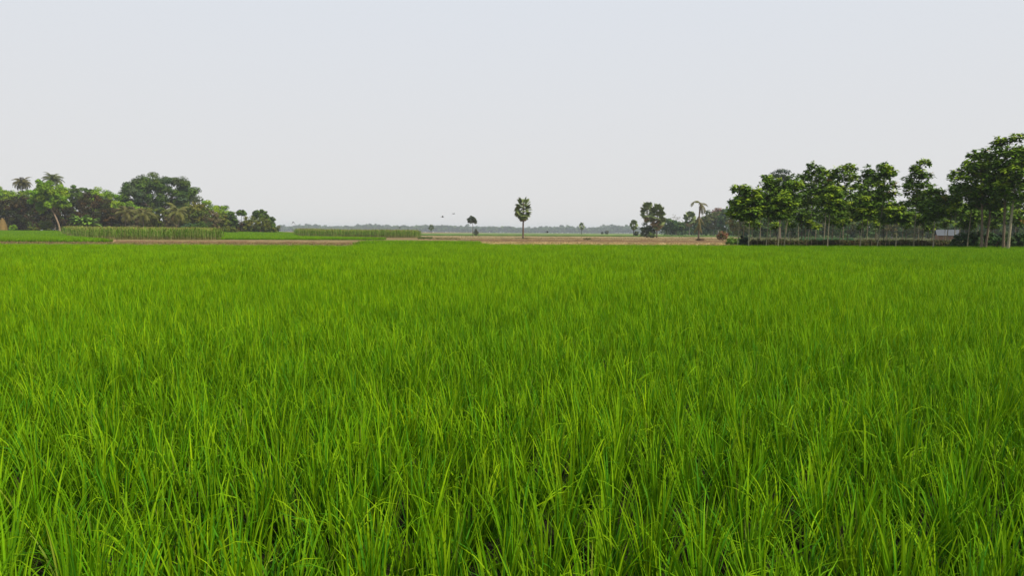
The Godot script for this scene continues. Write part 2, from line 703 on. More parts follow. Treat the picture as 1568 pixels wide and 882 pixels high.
func fan_palm(label: String, px: float, depth: float, top: float, wide: float, under: float, opt := {}) -> void:
	var r := RandomNumberGenerator.new()
	r.seed = int(px * 71.0) + 3
	var o := thing("fan_palm", label, "palm tree", spot(px, depth), 0.0, opt.get("group", ""))
	var h := rise(px, top, depth)
	var lo := rise(px, under, depth)
	var rx := metres(wide, depth) * 0.5
	var lean := metres(opt.get("lean", 0.0), depth)
	var size := rx * 0.7
	var crown := h - size * 0.75
	var ts := Soup.new()
	var pts := []
	var radii := []
	for i in 14:
		var t := i / 13.0
		pts.append(Vector3(lean * t, crown * t, 0))
		radii.append(lerpf(0.21, 0.14, t) * (1.5 if i == 0 else 1.0) * (1.06 if i % 2 else 1.0) * opt.get("fat", 1.0))
	ts.tube(pts, radii, opt.get("bark", Color(0.17, 0.135, 0.10)), 9, 0.04)
	part("trunk", ts.mesh(bark_mat), o)
	var n: int = opt.get("fronds", 38)
	var gap: float = opt.get("gap", -1.0)
	for i in n:
		var t := (i + 0.5) / n
		if gap > 0.0 and absf(t - gap) < 0.035:
			continue
		var y := lerpf(lo + size * 0.5, crown, t)
		var pitch := lerpf(-1.1, 1.15, pow(t, 1.1)) + r.randf_range(-0.22, 0.22)
		var narrow := lerpf(0.55, 1.0, smoothstep(0.0, 0.45, t)) * lerpf(1.0, 0.85, smoothstep(0.75, 1.0, t))
		var dry: bool = t < opt.get("dry", 0.16) and r.randf() < 0.8
		var f := part("frond", (dry_fans if dry else fans)[r.randi() % 4], o)
		var b := Basis(Vector3.UP, i * 2.39996 + r.randf_range(-0.2, 0.2)) * Basis(Vector3.BACK, pitch) * Basis(Vector3.RIGHT, r.randf_range(-0.9, 0.9))
		f.transform = Transform3D(b.scaled(Vector3.ONE * size * narrow), Vector3(lean * y / crown, y, 0))


func pinnate(r: RandomNumberGenerator, length: float, bend: float, col: Color, tip: Color, leaflet: float, hang: float, pairs: int) -> Soup:
	# a feather frond that leaves along +X rising, then arches over
	var s := Soup.new()
	var p := Vector3.ZERO
	var th := 0.0
	var pts := [p]
	var radii := [0.04]
	var segs := 10
	var dirs := []
	for i in segs:
		th -= bend / segs * (0.5 + 1.0 * i / segs)
		var d := Vector3(cos(th), sin(th), 0)
		dirs.append(d)
		p += d * length / segs
		pts.append(p)
		radii.append(lerpf(0.04, 0.008, (i + 1.0) / segs))
	s.tube(pts, radii, col.lerp(Color(0.25, 0.22, 0.08), 0.5), 4)
	for i in pairs:
		var t := lerpf(0.12, 0.995, (i + 0.5) / pairs)
		var k := mini(int(t * segs), segs - 1)
		var q: Vector3 = (pts[k] as Vector3).lerp(pts[k + 1], t * segs - k)
		var d: Vector3 = dirs[k]
		for sd in [-1.0, 1.0]:
			var l := leaflet * (0.45 + 0.75 * sin(PI * lerpf(0.15, 0.9, t))) * r.randf_range(0.85, 1.1)
			var out := (Vector3(0, 0, sd) + d * 0.65 + Vector3.DOWN * hang * r.randf_range(0.7, 1.3)).normalized()
			var w := d * leaflet * 0.055
			var cc := vary(col.lerp(tip, r.randf()), r, 0.15)
			var m := q + out * l * 0.55
			var e := q + out * l + Vector3.DOWN * l * 0.28 * (1.0 + hang)
			s.quad(q - w * 0.5, m - w, m + w, q + w * 0.5, cc)
			s.tri(m - w, e, m + w, cc)
	return s


func feather_palm(label: String, px: float, depth: float, top: float, wide: float, opt := {}) -> void:
	var r := RandomNumberGenerator.new()
	r.seed = int(px * 19.0) + 8
	var o := thing(opt.get("called", "coconut_palm"), label, "palm tree", spot(px, depth), 0.0, opt.get("group", ""))
	var h := rise(px, top, depth)
	var rx := metres(wide, depth) * 0.5
	var length: float = rx * 1.25
	var crown := h - length * 0.42
	var lean := metres(opt.get("lean", 0.0), depth)
	var ts := Soup.new()
	var pts := []
	var radii := []
	for i in 12:
		var t := i / 11.0
		pts.append(Vector3(lean * t * t, crown * t, 0))
		radii.append(lerpf(0.17, 0.11, t) * (1.5 if i == 0 else 1.0) * (1.05 if i % 2 else 1.0))
	ts.tube(pts, radii, Color(0.22, 0.19, 0.14), 8, 0.04)
	part("trunk", ts.mesh(bark_mat), o)
	var kinds := []
	var c0: Color = opt.get("col", Color(0.055, 0.085, 0.03))
	var c1: Color = opt.get("tip", Color(0.11, 0.13, 0.04))
	for k in 4:
		kinds.append(pinnate(r, 1.0, r.randf_range(1.3, 2.1), c0, c1, 0.26, opt.get("hang", 0.5), 30).mesh(palm_mat))
	var n: int = opt.get("fronds", 20)
	for i in n:
		var t := (i + 0.5) / n
		var pitch := lerpf(opt.get("droop", -0.5), 1.3, t) + r.randf_range(-0.15, 0.15)
		var f := part("frond", kinds[r.randi() % 4], o)
		var b := Basis(Vector3.UP, i * 2.39996) * Basis(Vector3.BACK, pitch)
		f.transform = Transform3D(b.scaled(Vector3.ONE * length * r.randf_range(0.85, 1.1)), Vector3(lean, crown + 0.1 * t, 0))


func paddle(r: RandomNumberGenerator, col: Color) -> Soup:
	var s := Soup.new()
	var p := Vector3.ZERO
	var th := 0.0
	var bend := r.randf_range(1.0, 1.9)
	var segs := 9
	var last := []
	for i in segs + 1:
		var t := i / float(segs)
		var w := 0.13 * pow(sin(PI * clampf(t * 0.86 + 0.1, 0.0, 1.0)), 0.6) if t > 0.14 else 0.014
		var fold := Vector3(0, 0.03, 0)
		var cur := [p + Vector3(0, 0, -w) - fold * (w / 0.13), p, p + Vector3(0, 0, w) - fold * (w / 0.13)]
		if i > 0:
			var cc := vary(col, r, 0.15)
			s.quad(last[0], cur[0], cur[1], last[1], cc)
			s.quad(last[1], cur[1], cur[2], last[2], vary(cc, r, 0.08))
		last = cur
		th -= bend / segs * (0.3 + 1.2 * t)
		p += Vector3(cos(th), sin(th), 0) / segs
	return s


func banana(label: String, px: float, depth: float, top: float, count: int, spread: float, col: Color) -> void:
	var r := RandomNumberGenerator.new()
	r.seed = int(px * 3.0) + 77
	var o := thing("banana_clump", label, "banana plant", spot(px, depth))
	var h := rise(px, top, depth)
	var kinds := []
	for k in 4:
		kinds.append(paddle(r, col).mesh(palm_mat))
	for i in count:
		var at := Vector3(r.randf_range(-1, 1) * spread, 0, r.randf_range(-0.6, 0.6) * spread)
		var hs := h * r.randf_range(0.35, 0.58)
		var ts := Soup.new()
		ts.tube([at, at + Vector3(0.05, hs * 0.5, 0), at + Vector3(0.02, hs, 0.03)], [0.14, 0.11, 0.06], Color(0.19, 0.20, 0.09), 7, 0.05)
		part("stem", ts.mesh(bark_mat), o)
		for j in 9:
			var f := part("leaf", kinds[r.randi() % 4], o)
			var b := Basis(Vector3.UP, j * 2.4 + i) * Basis(Vector3.BACK, r.randf_range(0.35, 1.3))
			f.transform = Transform3D(b.scaled(Vector3.ONE * h * r.randf_range(0.48, 0.66)), at + Vector3(0.02, hs - 0.1, 0.03))


# ------------------------------------------------------------------ low plants
func shrub(called: String, label: String, px: float, depth: float, top: float, wide: float, cols: Array, opt := {}) -> Node3D:
	var r := RandomNumberGenerator.new()
	r.seed = int(px * 29.0 + top) + 1
	var o := thing(called, label, opt.get("category", "shrub"), spot(px, depth), 0.0, opt.get("group", ""))
	var h := rise(px, top, depth)
	var rx := metres(wide, depth) * 0.5
	var cs := Soup.new()
	var ts := Soup.new()
	var centres := crown_soup(cs, r, Vector3(0, h * 0.5, 0), Vector3(rx, h * 0.5, minf(rx, 3.0)), opt.get("clumps", 16), opt.get("per", 90), opt.get("leaf", metres(1.7, depth)), cols, 0.85, 0.3, -1.0)
	fit(cs, 0.0, h, 0.0, rx)
	for i in mini(6, centres.size()):
		limb(ts, Vector3(r.randf_range(-0.1, 0.1), 0, r.randf_range(-0.1, 0.1)), centres[i * centres.size() / 6], 0.05, 0.02, Color(0.16, 0.13, 0.09), r, 5)
	part("stem", ts.mesh(bark_mat), o)
	part("foliage", cs.mesh(leaf_mat), o)
	return o


# ------------------------------------------------------------------ ground sheets
func sheet(called: String, poly: PackedVector2Array, y: float, mat: Material) -> MeshInstance3D:
	var idx := Geometry2D.triangulate_polygon(poly)
	var s := Soup.new()
	for p in poly:
		s.v.append(Vector3(p.x, y, p.y)); s.n.append(Vector3.UP); s.c.append(Color.WHITE)
	for i in range(0, idx.size(), 3):
		var a := poly[idx[i]]
		var b := poly[idx[i + 1]]
		var d := poly[idx[i + 2]]
		var turned := (b - a).cross(d - a) < 0.0
		s.ix.append(idx[i]); s.ix.append(idx[i + 2] if turned else idx[i + 1]); s.ix.append(idx[i + 1] if turned else idx[i + 2])
	var o := single(called, s.mesh(mat))
	o.set_meta("kind", "structure")
	return o


func flat(pts: Array) -> PackedVector2Array:
	# corners given as [picture column, depth]
	var out := PackedVector2Array()
	for p in pts:
		var q := spot(p[0], p[1])
		out.append(Vector2(q.x, q.z))
	return out


# a strip of ground from depth d0 to d1 with ragged edges
func strip(px0: float, px1: float, d0: float, d1: float, seed_: int, rag := 0.03) -> PackedVector2Array:
	var r := RandomNumberGenerator.new()
	r.seed = seed_
	var out := PackedVector2Array()
	var n := 24
	for i in n + 1:
		var q := spot(lerpf(px0, px1, i / float(n)), d0 * (1.0 + r.randf_range(-rag, rag)))
		out.append(Vector2(q.x, q.z))
	for i in n + 1:
		var q := spot(lerpf(px1, px0, i / float(n)), d1 * (1.0 + r.randf_range(-rag, rag)))
		out.append(Vector2(q.x, q.z))
	return out


# a low earth ridge between two plots
func bund(label: String, px0: float, d0: float, px1: float, d1: float, high: float, wide: float, mat: Material, seed_: int) -> void:
	var r := RandomNumberGenerator.new()
	r.seed = seed_
	var a := spot(px0, d0)
	var b := spot(px1, d1)
	var along := (b - a).normalized()
	var over := Vector3(-along.z, 0, along.x)
	var s := Soup.new()
	var n := int(a.distance_to(b) / 0.9)
	var last := []
	for i in n + 1:
		var p := a.lerp(b, i / float(n)) + over * r.randf_range(-0.12, 0.12)
		var h := high * r.randf_range(0.55, 1.15)
		var w := wide * r.randf_range(0.8, 1.2) * 0.5
		var cur := [p - over * w - Vector3.UP * 0.02, p - over * w * 0.5 + Vector3.UP * h * 0.8, p + over * w * 0.4 + Vector3.UP * h, p + over * w - Vector3.UP * 0.02]
		if i > 0:
			for k in 3:
				s.quad(last[k], cur[k], cur[k + 1], last[k + 1], Color.WHITE)
		last = cur
	var o := single("earth_bank", s.mesh(mat))
	o.set_meta("kind", "structure")
	o.set_meta("label", label)


func clods(px0: float, px1: float, d0: float, d1: float, count: int, size: float, cols: Array, parent: Node3D, seed_: int) -> void:
	var r := RandomNumberGenerator.new()
	r.seed = seed_
	var s := Soup.new()
	var ring := []
	for i in 6:
		ring.append(Vector3(cos(i * TAU / 6), 0.0, sin(i * TAU / 6)) * r.randf_range(0.8, 1.2))
	for i in 6:
		var a: Vector3 = ring[i]
		var b: Vector3 = ring[(i + 1) % 6]
		s.quad(a - Vector3.UP * 0.1, a * 0.75 + Vector3.UP * 0.5, b * 0.75 + Vector3.UP * 0.45, b - Vector3.UP * 0.1, Color.WHITE)
		s.tri(a * 0.75 + Vector3.UP * 0.5, Vector3(0.1, 0.8, 0), b * 0.75 + Vector3.UP * 0.45, Color.WHITE)
	var places := []
	var tints := []
	for i in count:
		var p := spot(r.randf_range(px0, px1), r.randf_range(d0, d1))
		var k := size * pow(r.randf_range(0.3, 1.0), 1.5)
		places.append(Transform3D(Basis(Vector3.UP, r.randf() * TAU).scaled(Vector3(k * r.randf_range(0.8, 1.6), k * 0.8, k)), p))
		tints.append(vary(cols[r.randi() % cols.size()], r, 0.2))
	scatter("soil_clods", s.mesh(clod_mat), places, tints, parent)


var clod_mat: StandardMaterial3D


func tufts(parent: Node3D, px0: float, px1: float, d0: float, d1: float, count: int, tall: float, c0: Color, c1: Color, seed_: int, blade_w := 0.03) -> void:
	var r := RandomNumberGenerator.new()
	r.seed = seed_
	var s := Soup.new()
	for i in 14:
		s.blade(Vector3(r.randf_range(-0.12, 0.12), 0, r.randf_range(-0.12, 0.12)), r.randf() * TAU, r.randf_range(0.05, 0.6), r.randf_range(0.5, 1.0), blade_w / tall, r.randf_range(0.2, 1.2), vary(c0, r, 0.2), vary(c1, r, 0.2), 3)
	var places := []
	var tints := []
	for i in count:
		var p := spot(r.randf_range(px0, px1), r.randf_range(d0, d1))
		var k := tall * r.randf_range(0.5, 1.15)
		places.append(Transform3D(Basis(Vector3.UP, r.randf() * TAU).scaled(Vector3(k, k, k)), p))
		var q := r.randf_range(0.75, 1.25)
		tints.append(Color(q, q, q))
	scatter("grass_tufts", s.mesh(crop_mat), places, tints, parent)


# ------------------------------------------------------------------ birds
func bird(label: String, px: float, py: float, depth: float, span: float, turn: float, flap: float) -> void:
	var p := spot(px, depth)
	p.y += rise(px, py, depth)
	var o := thing("bird", label, "bird", p, turn)
	var s := Soup.new()
	var dark := Color(0.035, 0.033, 0.032)
	s.tube([Vector3(0.30, 0.015, 0), Vector3(0.24, 0.015, 0), Vector3(0.19, 0.025, 0), Vector3(0.13, 0.01, 0), Vector3(0.0, 0.0, 0), Vector3(-0.14, -0.005, 0), Vector3(-0.22, 0.0, 0), Vector3(-0.38, 0.01, 0)],
		[0.002, 0.014, 0.042, 0.036, 0.062, 0.045, 0.02, 0.03], dark, 8)
	part("body", s.mesh(bird_mat), o).scale = Vector3.ONE * span
	for sd in [-1.0, 1.0]:
		var w := Soup.new()
		var rows := []
		for i in 6:
			var t := i / 5.0
			var y := flap * (t - 0.5 * t * t) * 0.9
			var z: float = sd * (0.04 + 0.47 * t)
			var x := 0.10 - 0.12 * t * t
			var c := lerpf(0.17, 0.03, t * t)
			rows.append([Vector3(x, y, z), Vector3(x - c * 0.4, y + 0.014, z), Vector3(x - c, y - 0.004, z), Vector3(x - c * 0.4, y - 0.010, z)])
		for i in 5:
			for k in 4:
				w.quad(rows[i][k], rows[i + 1][k], rows[i + 1][(k + 1) % 4], rows[i][(k + 1) % 4], dark)
		part("wing", w.mesh(bird_mat), o).scale = Vector3.ONE * span


var bird_mat: StandardMaterial3D


# ------------------------------------------------------------------ sheds
func box(s: Soup, lo: Vector3, hi: Vector3, col: Color) -> void:
	var a := [Vector3(lo.x, lo.y, lo.z), Vector3(hi.x, lo.y, lo.z), Vector3(hi.x, lo.y, hi.z), Vector3(lo.x, lo.y, hi.z), Vector3(lo.x, hi.y, lo.z), Vector3(hi.x, hi.y, lo.z), Vector3(hi.x, hi.y, hi.z), Vector3(lo.x, hi.y, hi.z)]
	for f in [[0, 1, 2, 3], [4, 7, 6, 5], [0, 4, 5, 1], [1, 5, 6, 2], [2, 6, 7, 3], [3, 7, 4, 0]]:
		s.quad(a[f[0]], a[f[1]], a[f[2]], a[f[3]], col)


func shed(label: String, at: Vector3, turn: float, long: float, deep: float, eave: float, ridge: float, wall_col: Color, roof_col: Color) -> void:
	var o := thing("tin_roofed_shed", label, "shed", at, turn)
	var hx := long * 0.5
	var hz := deep * 0.5
	var w := Soup.new()
	box(w, Vector3(-hx, 0, hz - 0.12), Vector3(hx, eave, hz), wall_col)
	box(w, Vector3(-hx, 0, -hz), Vector3(hx, eave, -hz + 0.12), wall_col)
	box(w, Vector3(hx - 0.12, 0, -hz + 0.122), Vector3(hx, eave, hz - 0.122), wall_col)
	box(w, Vector3(-hx, 0, -hz + 0.122), Vector3(-hx + 0.12, eave, hz - 0.122), wall_col)
	part("wall", w.mesh(wall_mat), o)
	for sd in [-1.0, 1.0]:
		var rs := Soup.new()
		var n := int(long / 0.09)
		for i in n:
			var x0 := lerpf(-hx - 0.35, hx + 0.35, i / float(n))
			var x1 := lerpf(-hx - 0.35, hx + 0.35, (i + 1.0) / n)
			var y0 := 0.02 if i % 2 else 0.0
			var y1 := 0.0 if i % 2 else 0.02
			var z1: float = sd * (hz + 0.35)
			var drop := (ridge - eave) * 0.35 / hz
			var a := Vector3(x0, ridge + y0, 0)
			var b := Vector3(x1, ridge + y1, 0)
			var c := Vector3(x1, eave - drop + y1, z1)
			var d := Vector3(x0, eave - drop + y0, z1)
			if sd > 0:
				rs.quad(a, b, c, d, roof_col)
			else:
				rs.quad(b, a, d, c, roof_col)
		part("roof", rs.mesh(tin_mat), o)
	for k in [-1.0, 1.0]:
		var g := Soup.new()
		var x: float = k * (hx - 0.06)
		g.tri(Vector3(x, eave + 0.003, -hz), Vector3(x, ridge - 0.03, 0), Vector3(x, eave + 0.003, hz), Color(0.05, 0.05, 0.055))
		part("gable", g.mesh(wall_mat), o)
	for i in 5:
		var ps := Soup.new()
		var x := lerpf(-hx - 0.05, hx + 0.05, i / 4.0)
		ps.tube([Vector3(x, 0, hz + 0.12), Vector3(x, eave - 0.06, hz + 0.12)], [0.05, 0.045], Color(0.34, 0.30, 0.24), 6)
		part("post", ps.mesh(bark_mat), o)


var wall_mat: StandardMaterial3D
var tin_mat: StandardMaterial3D


func haystack(px: float, depth: float, top: float, wide: float) -> void:
	var r := RandomNumberGenerator.new()
	r.seed = 9
	var o := thing("haystack", "tall tan straw stack at the left border before the dark trees", "haystack", spot(px, depth))
	var h := rise(px, top, depth)
	var rx := metres(wide, depth) * 0.5
	var s := Soup.new()
	var pts := []
	var radii := []
	for i in 10:
		var t := i / 9.0
		pts.append(Vector3(0, h * t * 0.96, 0))
		radii.append(rx * (0.92 + 0.12 * sin(t * 4.0)) * pow(1.0 - pow(t, 2.3), 0.75) + 0.04)
	s.tube(pts, radii, Color(0.30, 0.21, 0.08), 14, 0.05)
	part("heap", s.mesh(wall_mat), o)
	var f := Soup.new()
	for i in 900:
		var t := sqrt(r.randf()) * 0.0 + r.randf()
		var a := r.randf() * TAU
		var rr := rx * (0.95 + 0.1 * sin(t * 4.0)) * pow(1.0 - pow(t, 2.3), 0.75) + 0.05
		f.blade(Vector3(cos(a) * rr, h * t * 0.96, sin(a) * rr), a + r.randf_range(-0.5, 0.5), r.randf_range(1.2, 2.6), r.randf_range(0.3, 0.7), 0.05, 0.8, vary(Color(0.36, 0.26, 0.09), r, 0.3), vary(Color(0.40, 0.30, 0.12), r, 0.3), 2)
	part("straw", f.mesh(crop_mat), o).set_meta("kind", "stuff")


# ------------------------------------------------------------------ the scene
func _ready() -> void:
	# camera
	view = Basis.from_euler(Vector3(-PITCH, 0, ROLL))
	var cam := Camera3D.new()
	cam.name = "camera"
	cam.fov = rad_to_deg(2.0 * atan(441.0 / FOCAL))
	cam.near = 0.05
	cam.far = 9000.0
	cam.transform = Transform3D(view, Vector3(0, EYE, 0))
	add_child(cam)
	cam.current = true
	# sky and air
	var sky_mat := ProceduralSkyMaterial.new()
	sky_mat.sky_top_color = Color(0.825, 0.862, 0.918)
	sky_mat.sky_horizon_color = Color(0.858, 0.853, 0.845)
	sky_mat.sky_curve = 0.28
	sky_mat.ground_bottom_color = Color(0.25, 0.30, 0.15)
	sky_mat.ground_horizon_color = Color(0.80, 0.80, 0.79)
	sky_mat.sun_angle_max = 40.0
	sky_mat.sun_curve = 0.12
	var sky := Sky.new()
	sky.sky_material = sky_mat
	var env := Environment.new()
	env.background_mode = Environment.BG_SKY
	env.sky = sky
	env.tonemap_mode = Environment.TONE_MAPPER_LINEAR
	env.tonemap_exposure = 1.08
	env.fog_enabled = true
	env.fog_density = 0.00022
	env.fog_light_color = Color(0.88, 0.92, 0.96)
	env.sdfgi_enabled = true
	env.ssao_enabled = true
	env.ssil_enabled = true
	var we := WorldEnvironment.new()
	we.name = "world_environment"
	we.environment = env
	add_child(we)
	# hazy sun, high on the right and a little behind the camera
	var sun := DirectionalLight3D.new()
	sun.name = "sun"
	sun.light_energy = 1.4
	sun.light_angular_distance = 2.0
	sun.light_color = Color(1.0, 0.95, 0.86)
	sun.shadow_enabled = true
	sun.rotation = Vector3(deg_to_rad(-52.0), deg_to_rad(52.0), 0)
	add_child(sun)

	low_noise.seed = 12
	low_noise.frequency = 0.05
	low_noise.fractal_octaves = 3
	rng.seed = 1234
	bark_mat = bark()
	leaf_mat = foliage(0.6, 0.2, 0.4)
	palm_mat = foliage(0.55, 0.28, 0.4)
	crop_mat = foliage(0.6, 0.14, 0.66)
	clod_mat = foliage(0.95, 0.2, 0.0)
	bird_mat = foliage(0.7, 0.3, 0.0)
	wall_mat = foliage(0.9, 0.2, 0.0)
	tin_mat = foliage(0.6, 0.3, 0.0)

	build_ground()
	build_crops()
	build_far_wood()
	build_grove()
	build_middle()
	build_right_wood()
	build_plantation()
	build_small_things()


func build_ground() -> void:
	var tan_soil := soil(Color(0.12, 0.088, 0.038), Color(0.23, 0.17, 0.08), 0.021, 3)
	var s := Soup.new()
	var xs := [-4000.0, -1200.0, -500.0, -300.0, -240.0, -200.0]
	for i in 24:
		xs.append(-190.0 + i * 7.0)
	xs += [-20.0, 60.0, 200.0, 500.0, 1200.0, 4000.0]
	var zs := [-5000.0, -2000.0, -1000.0, -600.0, -400.0, -300.0]
	for i in 20:
		zs.append(-250.0 + i * 7.0)
	zs += [-90.0, -40.0, 0.0, 60.0, 400.0]
	for z in zs:
		for x in xs:
			s.v.append(Vector3(x, ground_at(x, z), z)); s.c.append(Color.WHITE)
			s.n.append(Vector3(ground_at(x - 1, z) - ground_at(x + 1, z), 2.0, ground_at(x, z - 1) - ground_at(x, z + 1)).normalized())
	var w := xs.size()
	for j in zs.size() - 1:
		for i in w - 1:
			var a := j * w + i
			s.ix.append_array([a, a + 1, a + w + 1, a, a + w + 1, a + w])
	single("ground", s.mesh(tan_soil)).set_meta("kind", "structure")
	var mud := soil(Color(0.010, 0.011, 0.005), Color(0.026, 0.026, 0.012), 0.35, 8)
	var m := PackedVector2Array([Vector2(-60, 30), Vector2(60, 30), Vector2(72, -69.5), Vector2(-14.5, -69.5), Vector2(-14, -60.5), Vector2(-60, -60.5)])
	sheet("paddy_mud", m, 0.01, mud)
	# tilled plots between the rice and the far fields
	var straw := soil(Color(0.22, 0.16, 0.065), Color(0.38, 0.29, 0.14), 0.06, 21)
	var red := soil(Color(0.09, 0.062, 0.027), Color(0.18, 0.128, 0.057), 0.05, 22)
	var pale := soil(Color(0.13, 0.098, 0.040), Color(0.23, 0.175, 0.080), 0.03, 23)
	var grey := soil(Color(0.20, 0.155, 0.08), Color(0.33, 0.27, 0.14), 0.03, 24)
	sheet("straw_field", strip(640, 1150, 84, 118, 1), 0.02, straw)
	sheet("tilled_field", strip(700, 1160, 118.5, 150, 2), 0.03, red)
	sheet("tilled_field", strip(660, 1130, 150.5, 215, 3), 0.04, pale)
	sheet("fallow_field", strip(640, 1140, 216, 284, 4), 0.05, grey)
	sheet("tilled_field", strip(-80, 560, 70, 92, 5, 0.015), 0.02, red)
	sheet("tilled_field", strip(175, 560, 92.5, 98, 7, 0.01), 0.025, red)
	sheet("straw_field", strip(180, 560, 98, 122, 6, 0.01), 0.03, pale)
	var turf := soil(Color(0.045, 0.055, 0.016), Color(0.10, 0.105, 0.035), 0.15, 26)
	sheet("grass_field", strip(1138, 1640, 70, 1500, 8, 0.01), 0.06, turf)
	var earth := soil(Color(0.10, 0.065, 0.035), Color(0.22, 0.14, 0.08), 0.3, 25)
	bund("dark earth bank across the tilled soil in front of the lone palm", 720, 132, 1135, 126, 0.28, 0.9, earth, 1)
	bund("thin earth bank behind the lone palm", 800, 172, 1120, 190, 0.22, 0.8, earth, 2)
	bund("pale straw bank where the rice ends", 650, 92, 1150, 96, 0.2, 0.9, straw, 3)
	bund("earth bank in front of the left rice plots", 180, 96, 560, 92, 0.22, 0.8, earth, 4)


func build_crops() -> void:
	main_rice(crop_mat)
	for k in 3:
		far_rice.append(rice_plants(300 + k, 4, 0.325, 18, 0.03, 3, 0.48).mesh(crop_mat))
	rice_plot("bright rice plot at the left border in front of the dark grove", flat([[-90, 93], [60, 92], [167, 94], [146, 117], [112, 142], [100, 164], [96, 186], [88, 216], [-90, 216]]), crop_mat, 51, 0.2)
	rice_plot("long rice plot between the two maize stands", flat([[336, 128], [470, 129], [585, 133], [585, 150], [450, 184], [470, 260], [425, 300], [336, 300]]), crop_mat, 52, 0.35)
	rice_plot("wedge of rice that juts out in front of the low maize stand", flat([[547, 82], [610, 72], [735, 71.5], [735, 94], [640, 96], [560, 96]]), crop_mat, 53, 0.05)
	# the green land in front of the far tree line
	var slab := Soup.new()
	var r := RandomNumberGenerator.new()
	r.seed = 4
	var rows := [[292.0, 0.0], [292.4, 0.42], [330.0, 0.46], [420.0, 0.45], [560.0, 0.5], [760.0, 0.5], [1000.0, 0.5], [2150.0, 0.3]]
	var cols := [Color(0.05, 0.10, 0.018), Color(0.085, 0.16, 0.02), Color(0.13, 0.20, 0.035), Color(0.13, 0.19, 0.045), Color(0.15, 0.20, 0.055), Color(0.13, 0.19, 0.06), Color(0.12, 0.17, 0.06)]
	for j in rows.size() - 1:
		for i in 160:
			var p := []
			for q in [[i, j], [i, j + 1], [i + 1, j + 1], [i + 1, j]]:
				var v := spot(lerpf(250.0, 1330.0, q[0] / 160.0), rows[q[1]][0])
				v.y = rows[q[1]][1] + (0.08 * sin(q[0] * 1.7 + q[1] * 2.0) if rows[q[1]][1] > 0.0 else 0.0)
				p.append(v)
			slab.quad(p[0], p[1], p[2], p[3], vary(cols[j], r, 0.1, 0.05))
	tag(single("far_rice_field", slab.mesh(crop_mat)), "pale green fields stretching to the far tree line", "field", "", "stuff")
	for k in 4:
		maize_kinds.append(maize(400 + k).mesh(crop_mat))
	maize_stand("tall maize stand in front of the left grove", flat([[172, 119], [333, 119.5], [333, 165], [100, 186], [104, 168], [125, 140]]), crop_mat, 61)
	maize_stand("low wide maize stand before the far tree line", flat([[455, 208], [470, 187], [640, 183], [640, 230], [455, 240]]), crop_mat, 62)


func build_far_wood() -> void:
	var r := RandomNumberGenerator.new()
	r.seed = 88
	var s := Soup.new()
	var cols := [Color(0.045, 0.085, 0.03), Color(0.055, 0.10, 0.03), Color(0.075, 0.13, 0.035), Color(0.045, 0.07, 0.035)]
	for row in 3:
		var px := 250.0
		while px < 1400.0:
			var depth: float = [2100.0, 2250.0, 2420.0][row] * r.randf_range(0.97, 1.03)
			var swell := 1.0 + 0.5 * sin(px * 0.021 + row) + 0.4 * sin(px * 0.067 + 1.0) + (0.9 if r.randf() < 0.12 else 0.0)
			var h := r.randf_range(14.0, 21.0) * (0.8 + 0.28 * swell) + row * 1.2
			var w := r.randf_range(11.0, 19.0)
			var p := spot(px, depth)
			crown_soup(s, r, p + Vector3(0, h * 0.5, 0), Vector3(w, h * 0.5, w * 0.6), 16, 30, 5.0, cols, 0.8, 0.3, -1.0)
			px += r.randf_range(4.0, 10.0)
	tag(single("distant_wood", s.mesh(leaf_mat)), "hazy blue-green tree line along the horizon", "wood", "", "stuff")


